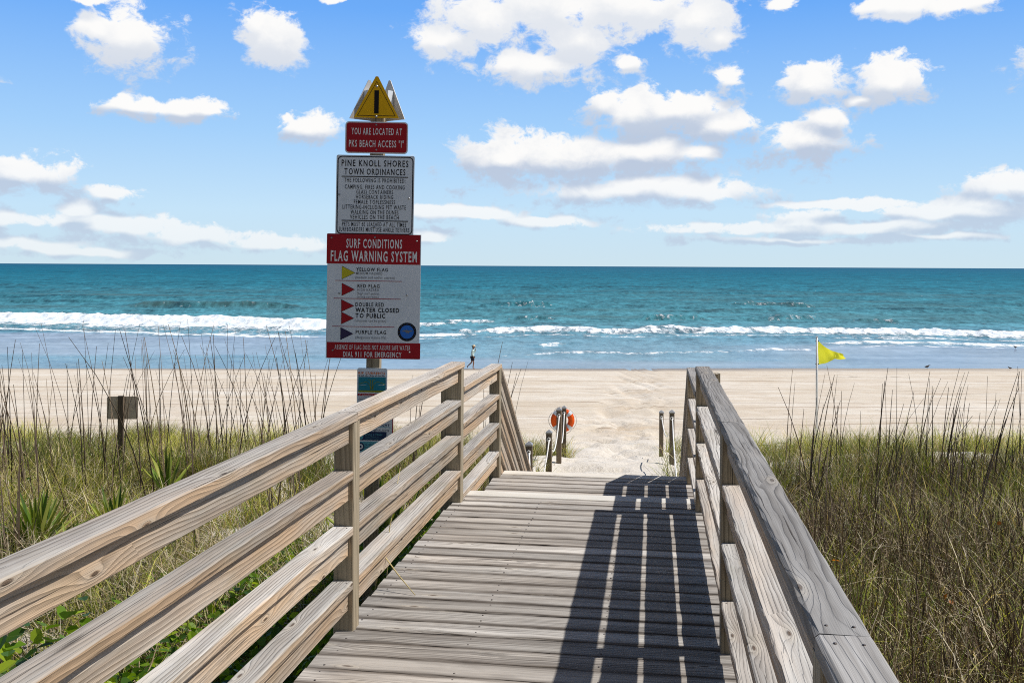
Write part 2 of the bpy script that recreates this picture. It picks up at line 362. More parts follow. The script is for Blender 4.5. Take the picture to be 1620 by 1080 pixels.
def sand_material():
    m, nt, p = material('beach_sand')
    g = nt.new('ShaderNodeNewGeometry').outputs['Position']; P = nt.sep(g)
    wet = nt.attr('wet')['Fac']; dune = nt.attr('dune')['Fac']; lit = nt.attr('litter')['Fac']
    big = nt.noise(nt.comb(nt.math('MULTIPLY', P[0], 0.05), nt.math('MULTIPLY', P[1], 0.16), 0), 1, 4, 0.6)
    mid = nt.noise(nt.comb(nt.math('MULTIPLY', P[0], 0.20), nt.math('MULTIPLY', P[1], 0.55), 3), 1, 6, 0.68)
    fine = nt.noise(g, 14.0, 4, 0.7); grit = nt.noise(g, 60.0, 3, 0.7)
    tan = nt.mix(nt.maprange(big, 0.35, 0.65), (0.60, 0.52, 0.405), (0.77, 0.72, 0.635))
    mot = nt.noise(nt.comb(nt.math('MULTIPLY', P[0], 0.55), nt.math('MULTIPLY', P[1], 0.42), 12), 1, 5, 0.65)
    tan = nt.mix(nt.maprange(mot, 0.42, 0.62, 0, 0.45), tan, (0.50, 0.40, 0.29))
    tan = nt.mix(nt.maprange(mid, 0.42, 0.64, 0, 0.55), tan, (0.54, 0.43, 0.31))
    flk = nt.noise(nt.comb(nt.math('MULTIPLY', P[0], 0.9), nt.math('MULTIPLY', P[1], 1.9), 6), 1, 5, 0.7)
    tan = nt.mix(nt.maprange(flk, 0.52, 0.68, 0, 0.6), tan, (0.76, 0.68, 0.58))
    # wheel tracks running along the beach
    yy = nt.math('ADD', P[1], nt.math('MULTIPLY', nt.noise(nt.comb(nt.math('MULTIPLY', P[0], 0.06), nt.math('MULTIPLY', P[1], .02), 8), 1, 2), 3.0))
    trk = None
    for c0, wd in ((30.2, .16), (32.1, .14), (36.5, .2), (38.7, .2), (45.0, .3), (47.4, .25), (55.5, .4), (28.4, .12)):
        q = nt.maprange(nt.math('ABSOLUTE', nt.math('SUBTRACT', yy, c0)), wd * 0.4, wd, 1, 0)
        trk = q if trk is None else nt.math('MAXIMUM', trk, q)
    trk = nt.math('MULTIPLY', trk, nt.maprange(nt.noise(nt.comb(nt.math('MULTIPLY', P[0], .25), nt.math('MULTIPLY', P[1], 0.5), 2), 1, 3), 0.4, 0.6, 0.1, 1))
    c = nt.mix(nt.math('MULTIPLY', trk, 0.8), tan, (0.33, 0.24, 0.16))
    # dry pale sand of the dunes and path
    pale = nt.mix(nt.maprange(fine, 0.3, 0.7), (0.60, 0.545, 0.465), (0.72, 0.675, 0.605))
    c = nt.mix(dune, c, pale)
    spk = nt.math('MULTIPLY', nt.maprange(nt.noise(nt.comb(nt.math('MULTIPLY', P[0], 2.2), nt.math('MULTIPLY', P[1], 2.6), 1), 1, 5, 0.7), 0.605, 0.67, 0, 0.7), nt.maprange(big, 0.40, 0.56, 0.15, 1.0))
    wl = nt.math('ADD', nt.maprange(nt.math('ABSOLUTE', nt.math('SUBTRACT', yy, 61.5)), 0.3, 2.6, 1, 0), nt.maprange(nt.math('ABSOLUTE', nt.math('SUBTRACT', yy, 26.2)), 0.1, 1.0, 1, 0))
    wr = nt.noise(nt.comb(nt.math('MULTIPLY', P[0], 1.5), nt.math('MULTIPLY', P[1], 0.9), 21), 1, 5, 0.7)
    spk = nt.math('MAXIMUM', spk, nt.math('MULTIPLY', nt.math('MULTIPLY', wl, nt.maprange(wr, 0.54, 0.62, 0, 1)), nt.maprange(nt.noise(nt.comb(nt.math('MULTIPLY', P[0], .12), 0, 4), 1, 2), .48, .58, .1, .85)))
    c = nt.mix(spk, c, (0.15, 0.115, 0.08))
    c = nt.mix(nt.maprange(grit, 0.35, 0.8, 0.0, 0.25), c, (0.40, 0.33, 0.26))
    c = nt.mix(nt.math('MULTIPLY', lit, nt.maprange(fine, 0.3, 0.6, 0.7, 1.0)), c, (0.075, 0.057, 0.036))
    c = nt.mix(wet, c, (0.21, 0.165, 0.12))
    nt.put(p.inputs['Base Color'], c)
    nt.put(p.inputs['Roughness'], nt.maprange(wet, 0, 1, 0.95, 0.35)); p.inputs['Specular IOR Level'].default_value = 0.25
    h = nt.math('ADD', nt.math('MULTIPLY', fine, 0.6), nt.math('SUBTRACT', nt.math('MULTIPLY', mid, 1.6), nt.math('MULTIPLY', trk, 0.8)))
    bn = nt.new('ShaderNodeBump'); nt.put(bn.inputs['Height'], h); nt.put(bn.inputs['Strength'], nt.maprange(wet, 0, 1, 0.55, 0.1)); bn.inputs['Distance'].default_value = 0.09
    nt.put(p.inputs['Normal'], bn.outputs[0]); return m

def veg_density(x, y):
    """how much grass grows at a place (0..1)"""
    u, v = to_uv(x, y)
    pm = path_mask(x, y)
    edge = 22.0 + 1.6 * (fbm(x * 0.25, y * 0.0 + 2, 50, 3) - 0.5)
    d = 1 - sstep(edge - 0.8, edge + 0.6, y)
    patch = fbm(x * 0.33, y * 0.33, 60, 3)
    left = u < -0.5
    # bare sandy strip between the bank and the outer line of grass
    gap = sstep(14.6, 16.6, y + 2.2 * (fbm(x * .4, y * .4, 61, 2) - .5)) * (1 - sstep(18.9, 20.0, y))
    d = d * (1 - np.where(left, .80, .62) * gap)
    clump = fbm(x * 0.75, y * 0.75, 66, 3)
    d = d * np.maximum(0.25 + 1.1 * sstep(.38, .60, clump), np.where(left, .5, .8) * (1 - sstep(8.0, 10.5, y)))
    nearbank = 1 - sstep(13.5, 16, y)
    fine = fbm(x * 1.3, y * 1.3, 64, 3)
    bare = sstep(8.5, 10.5, y) * np.where(left, sstep(0.50, 0.58, fine) * sstep(0.47, 0.56, patch), sstep(0.56, 0.64, fine) * sstep(0.52, 0.6, patch))
    d = d * np.clip(0.45 + 1.3 * (patch - 0.3) + np.where(left, .15, .45) * nearbank, 0.05, 1) * (1 - np.where(left, .7, .9) * bare)
    deck = (u > -1.40) & (u < 0.46) & (v < 10.9)
    d = np.where(deck, 0.0, d) * (1 - pm)
    return d

xs = axis(-14, 14, 0.16, -900, 900, 1.16); ys = axis(3, 26, 0.14, -600, 170, 1.12)
def f_wet(X, Y):
    ye = Y - 0.045 * X + 1.1 * (fbm(X * 0.05 + 3, Y * 0.02, 30, 2) - .5)
    return sstep(71.3, 73.6, ye + 0.6 * (fbm(X * .2, Y * .2, 33, 2) - .5))
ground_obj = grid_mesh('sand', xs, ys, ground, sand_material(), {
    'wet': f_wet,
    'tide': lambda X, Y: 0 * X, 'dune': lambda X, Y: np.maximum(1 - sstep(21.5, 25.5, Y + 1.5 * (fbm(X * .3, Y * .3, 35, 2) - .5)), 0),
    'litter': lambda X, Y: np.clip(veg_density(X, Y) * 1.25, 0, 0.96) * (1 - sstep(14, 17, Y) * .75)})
tag(ground_obj, 'pale beach sand running from the dunes down to the water', None, None, 'structure')
ground_obj.name = 'beach_sand_ground'

# ------------------------------------------------------------------ sea
def fl(px, py):  # a sea-level point seen at a photo pixel
    d = F * ZC / (py - hor(px)); return ((px - 810) / F * d, d)
STRIPS = [  # crest points, foam width towards the shore, wave height, foam strength, crest thickness
    ([(-260, 499), (0, 506), (120, 508), (300, 512), (430, 515), (515, 517), (560, 518)], 19, 0.95, 1.7, 3.4),
    ([(600, 515), (640, 515), (690, 514), (730, 513)], 4, 0.35, 0.9, 1.5),
    ([(700, 512), (745, 511), (785, 511)], 3.5, 0.35, 0.85, 1.2),
    ([(600, 533), (660, 531), (710, 530), (760, 528)], 6, 0.2, 1.05, 1.4),
    ([(720, 527), (770, 525), (870, 523), (940, 525), (1010, 526), (1090, 526)], 8, 0.5, 0.95, 1.6),
    ([(1000, 523), (1090, 524), (1200, 524), (1290, 525), (1420, 528), (1620, 532), (1900, 538)], 9, 0.55, 1.1, 2.0),
    ([(1290, 543), (1360, 543), (1450, 543), (1620, 546), (1900, 549)], 5, 0.15, 0.95, 1.2),
    ([(1330, 536), (1460, 536), (1560, 539)], 4, 0.12, 0.75, 1.2),
    ([(845, 548), (890, 546.5), (905, 546)], 1.5, 0.2, 0.7, 0.8),
    ([(770, 562), (850, 560), (960, 558), (1090, 556), (1180, 554), (1300, 552), (1340, 551)], 1.2, 0.12, 0.62, 0.6),
    ([(1010, 506), (1060, 505), (1125, 506)], 3, 0.75, 0.40, 1.6),
    ([(1180, 507), (1250, 506), (1310, 505)], 3, 0.75, 0.38, 1.6),
    ([(1330, 511), (1400, 511), (1440, 512)], 2.5, 0.6, 0.3, 1.2),
    ([(800, 506), (850, 506), (905, 507)], 2, 0.5, 0.25, 1.2),
    ([(760, 485), (840, 484.5), (900, 486)], 3, 0.8, 0.3, 2.0),
    ([(1150, 485), (1200, 484), (1300, 486)], 3, 0.8, 0.4, 2.0),
    ([(200, 486), (330, 488), (480, 487)], 3, 0.8, 0.12, 2.0),
]
def sea_fields(X, Y):
    h = np.zeros_like(X); foam = np.zeros_like(X); crest = np.zeros_like(X)
    near = Y < 420
    chop = (fbm(X * 0.35, Y * 0.5, 70, 4) - 0.5) * 0.34 + (fbm(X * 0.06, Y * 0.16, 75, 2) - 0.5) * 0.9 * sstep(120, 200, Y)
    h += chop * sstep(92, 125, Y) * np.where(near, 1, 0.6)
    n1 = fbm(X * 0.55, Y * 0.35, 80, 4); n2 = fbm(X * 0.16, Y * 0.1, 84, 3); n3 = fbm(X * 1.7, Y * 0.9, 87, 3)
    for pts, wd, hh, st, th in STRIPS:
        q = sorted(fl(*p) for p in pts); qx = np.array([a for a, _ in q]); qy = np.array([b for _, b in q])
        yl = np.interp(X, qx, qy) + (n2 - .5) * 5.0
        s = Y - yl                        # >0 : seaward of the crest
        L = qx[-1] - qx[0]; tp = min(6.0, L * 0.3)
        tx = X + (n1 - .5) * 5
        end = sstep(qx[0] - tp * .3, qx[0] + tp, tx) * (1 - sstep(qx[-1] - tp, qx[-1] + tp * .3, tx))
        lift = np.where(s > 0, np.exp(-(s / (th * 2.2)) ** 2), np.exp(-(s / th) ** 2))
        h += hh * end * lift * (0.75 + 0.5 * n1)
        if hh > .5 and st > .7:           # tumbling white water is lumpy
            h += end * (n3 - .5) * 0.5 * np.exp(-((s + th * .6) / (th * 1.1)) ** 2)
        back = 1 - sstep(0.0, th * 0.55, s)
        run = np.clip(1 + s / wd, 0, 1) ** 0.6 * (s > -wd)
        core = np.exp(-((s + th * 0.6) / (th * 1.0)) ** 2)
        fr_edge = np.exp(-((s + wd * .93) / (wd * .09 + .25)) ** 2) * 0.8
        a = back * (run * 0.46 + core * 0.66 + fr_edge * .7) * end * st
        foam = np.maximum(foam, a * (0.55 + 0.95 * n1))
        if hh > .3: crest = np.maximum(crest, end * np.exp(-((s + th * .7) / (th * 1.2)) ** 2) * (.5 + n1) * min(1, hh))
    h = h + 0.05
    # the sheet of water runs out thin over the wet sand
    ye = Y - 0.045 * X
    thin = 1 - sstep(74, 96, ye)
    gz = ground(X, Y)
    h = np.where(Y < 110, np.maximum(np.minimum(h, 0.05 + 0.0 * h), h * (1 - thin)), h)
    # swell lines running in from the sea
    for k, (yy, am) in enumerate(((168, .5), (196, .7), (236, .8), (290, .8), (360, .9))):
        yl = yy + (fbm(X * 0.012, X * 0 + k, 110 + k, 3) - .5) * 40
        gate = sstep(.45, .62, fbm(X * 0.02, Y * 0.004 + 5 * k, 120 + k, 2))
        q = np.exp(-((Y - yl) / (2.2 + yy * .008)) ** 2) * gate
        crest = np.maximum(crest, .75 * q); h = h + am * .6 * q
    # glassy grey film over the flat sand
    yw = ye + (fbm(X * .06, Y * .05, 130, 3) - .5) * 9
    lf_ = 1 - sstep(-26, -8, X); rt = sstep(14, 34, X)
    flat = np.maximum(np.maximum(lf_ * sstep(83, 86.5, yw) * (1 - sstep(107, 114, yw)), rt * (1 - sstep(93, 100, yw))), (1 - sstep(77.5, 82, yw)) * .75 * (1 - lf_ * .8))
    return h, foam, crest, flat
_sf = {}
def sea_h(X, Y):
    _sf['h'], _sf['f'], _sf['c'], _sf['t'] = sea_fields(X, Y); return _sf['h']
def sea_material():
    m, nt, p = material('sea_water'); nt.n.remove(p)
    out = nt.n['Material Output']
    g = nt.new('ShaderNodeNewGeometry').outputs['Position']; P = nt.sep(g)
    foam = nt.attr('foam')['Fac']
    flat = nt.attr('flat')['Fac']; crest = nt.attr('crest')['Fac']
    wr = nt.noise(nt.comb(nt.math('MULTIPLY', P[0], 0.02), nt.math('MULTIPLY', P[1], 0.02), 0), 1, 3)
    ly = nt.math('LOGARITHM', nt.math('MAXIMUM', nt.math('SUBTRACT', P[1], nt.math('MULTIPLY', P[0], 0.03)), 60.0), 10.0)
    t = nt.maprange(nt.math('ADD', ly, nt.math('MULTIPLY', nt.math('SUBTRACT', wr, .5), 0.10)), 1.85, 4.35)
    col = nt.ramp(t, [(0.0, (0.17, 0.285, 0.345)), (0.045, (0.145, 0.28, 0.345)), (0.085, (0.105, 0.265, 0.33)), (0.125, (0.075, 0.245, 0.295)),
                      (0.20, (0.040, 0.180, 0.225)), (0.29, (0.017, 0.150, 0.205)), (0.45, (0.003, 0.122, 0.185)), (0.7, (0.001, 0.096, 0.168)), (1.0, (0.001, 0.076, 0.150))])
    col = nt.mix(flat, col, nt.mix(nt.maprange(nt.noise(nt.comb(nt.math('MULTIPLY', P[0], .05), nt.math('MULTIPLY', P[1], .35), 3), 1, 4), .4, .6), (0.24, 0.295, 0.365), (0.32, 0.385, 0.455)))
    # streaks of chop at several scales, long along the shore
    def streak(sx, sy, seed, det=4): return nt.noise(nt.comb(nt.math('MULTIPLY', P[0], sx), nt.math('MULTIPLY', P[1], sy), seed), 1, det, 0.65)
    s1 = streak(0.22, 0.30, 1.3); s2 = streak(0.045, 0.05, 5.1, 5); s3 = streak(0.008, 0.006, 9.7, 5); s4 = streak(1.1, 1.0, 2.0, 3)
    st = nt.math('ADD', nt.math('MULTIPLY', s1, 0.36), nt.math('ADD', nt.math('MULTIPLY', s2, 0.34), nt.math('ADD', nt.math('MULTIPLY', s3, 0.16), nt.math('MULTIPLY', s4, 0.14))))
    calm = nt.math('SUBTRACT', nt.maprange(P[1], 74, 110, 0.6, 1.15), nt.math('MULTIPLY', flat, 0.42))
    var = nt.math('MULTIPLY', nt.math('SUBTRACT', st, 0.5), calm)
    # chop: short crests, the wave length growing with the distance offshore
    ln = nt.math('LOGARITHM', nt.math('MAXIMUM', P[1], 50.0), 2.718)
    sq = nt.math('DIVIDE', P[0], nt.math('POWER', nt.math('MAXIMUM', P[1], 50.0), 0.55))
    c1 = nt.noise(nt.comb(nt.math('MULTIPLY', sq, 7.0), nt.math('MULTIPLY', ln, 21.0), 1), 1, 4, 0.7)
    c2 = nt.noise(nt.comb(nt.math('MULTIPLY', sq, 1.8), nt.math('MULTIPLY', ln, 15.0), 4), 1, 4, 0.65)
    c3 = nt.noise(nt.comb(nt.math('MULTIPLY', sq, 20.0), nt.math('MULTIPLY', ln, 52.0), 6), 1, 3, 0.7)
    ch = nt.math('ADD', nt.math('MULTIPLY', nt.math('SUBTRACT', c1, .5), 1.5), nt.math('ADD', nt.math('MULTIPLY', nt.math('SUBTRACT', c2, .5), 1.3), nt.math('MULTIPLY', nt.math('SUBTRACT', c3, .5), 1.3)))
    ch = nt.math('MULTIPLY', ch, nt.math('MULTIPLY', calm, nt.maprange(ln, 5.5, 8.5, 1.0, 0.55)))
    k = nt.math('ADD', nt.math('ADD', 0.93, nt.math('MULTIPLY', var, 2.0)), ch)
    k = nt.math('MAXIMUM', nt.math('SUBTRACT', k, nt.math('MULTIPLY', crest, 0.45)), 0.3)  # crests darkened: shadow of the wave lips painted into the water colour
    col = nt.mix(1.0, col, nt.comb(k, k, k), 'MULTIPLY')
    # dull olive bands of stirred up sand in the swell outside the breakers
    ob = nt.math('MULTIPLY', nt.maprange(streak(0.012, 0.07, 4.4, 3), 0.48, 0.66, 0, 0.6), nt.math('MULTIPLY', nt.maprange(P[1], 125, 150), nt.maprange(P[1], 230, 400, 1, 0)))
    col = nt.mix(ob, col, (0.075, 0.135, 0.135))
    # foam
    fa = nt.noise(nt.comb(nt.math('MULTIPLY', P[0], 1.1), nt.math('MULTIPLY', P[1], 0.55), 0), 1, 6, 0.72)
    fb = nt.noise(nt.comb(nt.math('MULTIPLY', P[0], 0.33), nt.math('MULTIPLY', P[1], 0.2), 7), 1, 4, 0.6)
    fm = nt.maprange(nt.math('ADD', foam, nt.math('ADD', nt.math('MULTIPLY', nt.math('SUBTRACT', fa, 0.5), 2.7), nt.math('MULTIPLY', nt.math('SUBTRACT', fb, 0.5), 0.9))), 0.42, 0.92)
    cap = nt.math('MULTIPLY', nt.maprange(streak(0.55, 0.16, 11.0, 3), 0.735, 0.76), nt.math('MULTIPLY', nt.maprange(P[1], 150, 190), nt.maprange(s3, 0.45, 0.6)))
    cap2 = nt.math('MULTIPLY', nt.maprange(streak(0.16, 0.03, 14.0, 3), 0.735, 0.755), nt.maprange(P[1], 350, 500))
    fm = nt.math('MAXIMUM', fm, nt.math('MAXIMUM', cap, cap2))
    col2 = nt.mix(fm, col, nt.mix(nt.maprange(fa, 0.36, 0.62), (0.50, 0.60, 0.68), (0.92, 0.93, 0.94)))
    hb = nt.math('ADD', nt.math('MULTIPLY', s1, 0.9), nt.math('ADD', nt.math('MULTIPLY', s4, 0.35), nt.math('MULTIPLY', fm, 0.3)))
    bn = nt.new('ShaderNodeBump'); nt.put(bn.inputs['Height'], hb); nt.put(bn.inputs['Strength'], nt.math('MULTIPLY', nt.maprange(P[1], 74, 115, 0.25, 0.8), nt.math('SUBTRACT', 1.0, nt.math('MULTIPLY', flat, .9)))); bn.inputs['Distance'].default_value = 0.6
    df = nt.new('ShaderNodeBsdfDiffuse'); nt.put(df.inputs['Color'], col2); nt.put(df.inputs['Normal'], bn.outputs[0])
    gl = nt.new('ShaderNodeBsdfGlossy'); nt.put(gl.inputs['Normal'], bn.outputs[0]); gl.inputs['Color'].default_value = (0.75, 0.9, 1.0, 1)
    nt.put(gl.inputs['Roughness'], nt.maprange(P[1], 90, 130, 0.12, 0.35))
    fr = nt.new('ShaderNodeFresnel'); fr.inputs[0].default_value = 1.33; nt.put(fr.inputs['Normal'], bn.outputs[0])
    amt = nt.math('MULTIPLY', fr.outputs[0], nt.math('MULTIPLY', nt.math('SUBTRACT', 1.0, fm), nt.maprange(ly, 1.93, 2.15, 0.55, 0.13)))
    mx = nt.new('ShaderNodeMixShader'); nt.put(mx.inputs[0], amt); nt.l.new(df.outputs[0], mx.inputs[1]); nt.l.new(gl.outputs[0], mx.inputs[2])
    nt.l.new(mx.outputs[0], out.inputs['Surface']); return m
sx = axis(-110, 110, 0.36, -60000, 60000, 1.22)
sy = list(np.arange(66, 172, 0.36)); st_ = 0.36
while sy[-1] < 70000:
    st_ = min(st_ * 1.035, 1e9) if sy[-1] < 600 else st_ * 1.12
    sy.append(sy[-1] + st_)
sea = grid_mesh('sea_water', sx, np.array(sy), sea_h, sea_material(), {'foam': lambda X, Y: _sf['f'], 'crest': lambda X, Y: _sf['c'], 'flat': lambda X, Y: _sf['t']})
tag(sea, 'teal sea with white breakers reaching to the horizon', None, None, 'structure')

# ------------------------------------------------------------------ boardwalk
BASE_U, BASE_V, BASE_W = -0.5, 4.0, -2.6
bw = empty('boardwalk', W(BASE_U, BASE_V, BASE_W), 'weathered grey timber boardwalk with slatted railings leading down to the beach', 'boardwalk', None, -YAW)
def bl(u, v, w): return Vector((u - BASE_U, v - BASE_V, w - BASE_W))
def dz(v): return -1.548 - 0.0065 * v          # deck surface
VEND = 6.86; STEP = 0.178; VLAND = 8.46
def lz(v): return dz(VEND) - STEP - 0.004 * (v - VEND)
UL, UR = -1.272, 0.278                          # inner faces of the railings
mb = MB(); v = -1.6; k = 0
while v < VEND - 0.20:
    w = 0.1335; mb.board(bl(-1.335 + random.uniform(-.008, .008), v + w / 2, dz(v) - .019 + random.uniform(-.0012, .0012)), bl(0.365 + random.uniform(-.01, .01), v + w / 2, dz(v) - .019 + random.uniform(-.0012, .0012)), w, .038, (0, 1, 0), 0.005, 14, 0.0014, None, .016); v += 0.1435
mb.build('deck_planks', M_DECK, bw)
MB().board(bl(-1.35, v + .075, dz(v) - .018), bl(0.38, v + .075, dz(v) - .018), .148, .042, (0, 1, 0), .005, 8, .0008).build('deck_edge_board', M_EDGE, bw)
VEND = v + .15
mb = MB(); v = VEND + 0.012
while v < VLAND - 0.2:
    mb.board(bl(-1.32 + random.uniform(-.008, .008), v + .07, lz(v) - .019), bl(0.36, v + .07, lz(v) - .019), .1335, .038, (0, 1, 0), 0.005, 14, 0.0014, None, .016); v += 0.1435
mb.build('landing_planks', M_DECK, bw)
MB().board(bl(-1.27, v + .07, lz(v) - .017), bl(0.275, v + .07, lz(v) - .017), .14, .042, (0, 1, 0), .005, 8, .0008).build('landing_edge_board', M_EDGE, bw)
VLAND = v + .14
# screws in rows over the joists: the nearest ones singly, the rest as one piece
def screw_at(u, v, z): return MB().tube([bl(u, v, z - .001), bl(u, v, z + .0012)], .0042, 6)
rows = [(u + random.uniform(-.008, .008), -1.6 + .1435 * k + .06675 + dv + random.uniform(-.006, .006)) for k in range(58) for u in (-1.27, -0.75, -0.2, 0.25) for dv in (-.037, .037)]
rows = [q for q in rows if 3.55 < q[1] < VEND - .2]
for q in rows[:100]: screw_at(*q, dz(q[1]) + .0005).build('deck_screw', M_NAIL, bw)
mb = MB()
for q in rows[100:]:
    t_ = screw_at(*q, dz(q[1]) + .0005); mb.add(t_.v, t_.f)
mb.build('deck_screws', M_NAIL, bw)['kind'] = 'stuff'
# joists below
mb = MB()
for u in (-1.29, -0.75, -0.2, 0.31):
    mb.board(bl(u, -1.6, dz(-1.6) - .14), bl(u, VEND - .06, dz(VEND) - .14), .038, .19, (1, 0, 0))
    mb.board(bl(u, VEND, lz(VEND) - .14), bl(u, VLAND - .05, lz(VLAND) - .14), .038, .19, (1, 0, 0))
mb.board(bl(-1.32, VEND - .02, dz(VEND) - .14), bl(.36, VEND - .02, dz(VEND) - .14), .038, .19, (0, 1, 0))
mb.board(bl(-1.26, VLAND - .02, lz(VLAND) - .14), bl(.27, VLAND - .02, lz(VLAND) - .14), .038, .19, (0, 1, 0))
mb.build('joist_frame', M_POST, bw)
# stairs
NR = 9; RUN = 0.28; RISE = 0.175
for i in range(1, NR):
    z = lz(VLAND) - RISE * i; v0 = VLAND + RUN * (i - 1)
    t = MB()
    for j in range(2): t.board(bl(-1.24, v0 + .07 + .1435 * j, z - .019), bl(0.24, v0 + .07 + .1435 * j, z - .019), .1395, .038, (0, 1, 0))
    t.build('stair_tread', M_DECK, bw)
for u in (-1.255, 0.255):
    MB().board(bl(u, VLAND, lz(VLAND) - .17), bl(u, VLAND + RUN * 8.6, lz(VLAND) - .17 - RISE * 8.6), .038, .24, (1, 0, 0)).build('stair_stringer', M_POST, bw)

def nails(pts, parent):
    for q in pts: MB().tube([Vector(q) - Vector((0, 0, .001)), Vector(q) + Vector((0, 0, .0012))], .0033, 6).build('nail_head', M_NAIL, parent)
def railing(sgn):
    """sgn -1: left railing (runs outward to -u), +1: right"""
    ui = UL if sgn < 0 else UR
    uc = ui + sgn * 0.0445
    capm = M_RAIL if sgn < 0 else M_CAP
    vposts = [-0.72, 1.69, 4.10, 6.50]
    for i, pv in enumerate(vposts):
        wide = .14 if (i == 3) else .089
        top = dz(pv) + .898
        MB().board(bl(ui + sgn * wide / 2, pv + .0445, -3.1), bl(ui + sgn * wide / 2, pv + .0445, top), wide, .089, (1, 0, 0), .004, 6, .0006).build('railing_post', M_POST, bw)
    segs = list(zip(vposts[:-1], vposts[1:]))
    for i, (a, b) in enumerate(segs):
        wv = 0.0006 if sgn < 0 else 0.0012
        # cap rail over the posts
        a0, b0 = a + .045 + .002, b + .045 - .002
        if i == 2: b0 = b + .105
        if i == 0: a0 = a - .6
        c = MB().board(bl(uc + sgn * 0.001, a0, dz(a0) + .9175), bl(uc + sgn * .001, b0, dz(b0) + .9175), .096, .039, (1, 0, 0), .007 if sgn > 0 else .004, 26, wv).build('handrail', capm, bw)
        nails([(bl(uc + dx, vv, dz(vv) + .937)) for vv in (a0 + .04, b0 - .04) for dx in (-.022, .024)], c)
        MB().board(bl(ui + sgn * .041, a + .089, dz(a) + .852), bl(ui + sgn * .041, b, dz(b) + .852), .038, .091, (1, 0, 0), .003, 8, .0006).build('rail_support', M_RAIL, c)
        for hz_ in (.689, .4515, .217):
            wd = .089 if i < 2 else .100
            f = MB().board(bl(ui + sgn * (wd / 2 + .001), a + .089, dz(a) + hz_ - .019), bl(ui + sgn * (wd / 2 + .001), b, dz(b) + hz_ - .019), wd, .038, (1, 0, 0), .004, 26, wv).build('rail', M_RAIL, bw)
            MB().board(bl(ui + sgn * .041, a + .091, dz(a) + hz_ - .038 - .0455), bl(ui + sgn * .041, b - .002, dz(b) + hz_ - .038 - .0455), .038, .089, (1, 0, 0), .003, 8, .0006).build('rail_support', M_RAIL, f)
            nails([bl(ui + sgn * .02, b - .03, dz(b) + hz_ + .0005), bl(ui + sgn * .065, b - .03, dz(b) + hz_ + .0005)], f)
    # landing section
    a, b = 6.50, 8.17
    MB().board(bl(ui + sgn * .0445, b + .0445, -3.3), bl(ui + sgn * .0445, b + .0445, lz(b) + .905), .089, .089, (1, 0, 0), .004, 6, .0006).build('railing_post', M_POST, bw)
    c = MB().board(bl(uc, a + .091, lz(a) + .93), bl(uc, b + .10, lz(b) + .925), .096, .039, (1, 0, 0), .004, 12, .0006).build('handrail', capm, bw)
    MB().board(bl(ui + sgn * .041, a + .091, lz(a) + .865), bl(ui + sgn * .041, b, lz(b) + .86), .038, .089, (1, 0, 0)).build('rail_support', M_RAIL, c)
    for hz_ in (.700, .4600, .222):
        f = MB().board(bl(ui + sgn * .046, a + .091, lz(a) + hz_ - .019), bl(ui + sgn * .046, b, lz(b) + hz_ - .019), .089, .038, (1, 0, 0), .004, 10, .0006).build('rail', M_RAIL, bw)
        MB().board(bl(ui + sgn * .041, a + .093, lz(a) + hz_ - .0835), bl(ui + sgn * .041, b - .002, lz(b) + hz_ - .0835), .038, .089, (1, 0, 0)).build('rail_support', M_RAIL, f)
    # stair section
    sl = RISE / RUN; ve = VLAND + RUN * 7.6
    def sz(v): return lz(VLAND) - (v - VLAND) * sl
    MB().board(bl(ui + sgn * .0445, ve + .0445, -4.1), bl(ui + sgn * .0445, ve + .0445, sz(ve) + .80), .089, .089, (1, 0, 0), .004, 4, .0006).build('railing_post', M_POST, bw)
    v0 = b + .095
    z0 = lz(b) + .91
    c = MB().board(bl(uc, v0, z0), bl(uc, ve + .15, z0 - sl * (ve + .15 - v0)), .096, .039, (1, 0, 0), .004, 10, .0006).build('handrail', capm, bw)
    MB().board(bl(ui + sgn * .041, v0, z0 - .075), bl(ui + sgn * .041, ve, z0 - .075 - sl * (ve - v0)), .038, .089, (1, 0, 0)).build('rail_support', M_RAIL, c)
    for dd in (.24, .48, .71):
        f = MB().board(bl(ui + sgn * .046, v0, z0 - dd), bl(ui + sgn * .046, ve, z0 - dd - sl * (ve - v0)), .089, .038, (1, 0, 0), .004, 8, .0006).build('rail', M_RAIL, bw)
        MB().board(bl(ui + sgn * .041, v0, z0 - dd - .07), bl(ui + sgn * .041, ve, z0 - dd - .07 - sl * (ve - v0)), .038, .089, (1, 0, 0)).build('rail_support', M_RAIL, f)
railing(-1); railing(1)
# stub post outside the right railing by the landing
MB().board(bl(0.415, 6.98, -3.1), bl(0.415, 6.98, -0.735), .089, .089, (1, 0, 0)).build('railing_post', M_POST, bw)

m = MB(); m.tube([W(-1.36, 4.75, -1.62), W(-1.33, 4.72, -1.40), W(-1.22, 4.66, -1.50), W(-1.12, 4.60, -1.574)], [.004, .004, .0035, .002], 6)
m.tube([W(-1.37, 4.95, -1.9), W(-1.33, 4.9, -1.35), W(-1.30, 5.0, -1.05)], [.003, .003, .0015], 6)
M_STEM = paint('dry_yellow_stem', (0.55, 0.45, 0.22), 0.8)
tag(m.build('grass_stem', M_STEM), 'dry yellow grass stem bent over the left edge of the deck', 'grass stem')
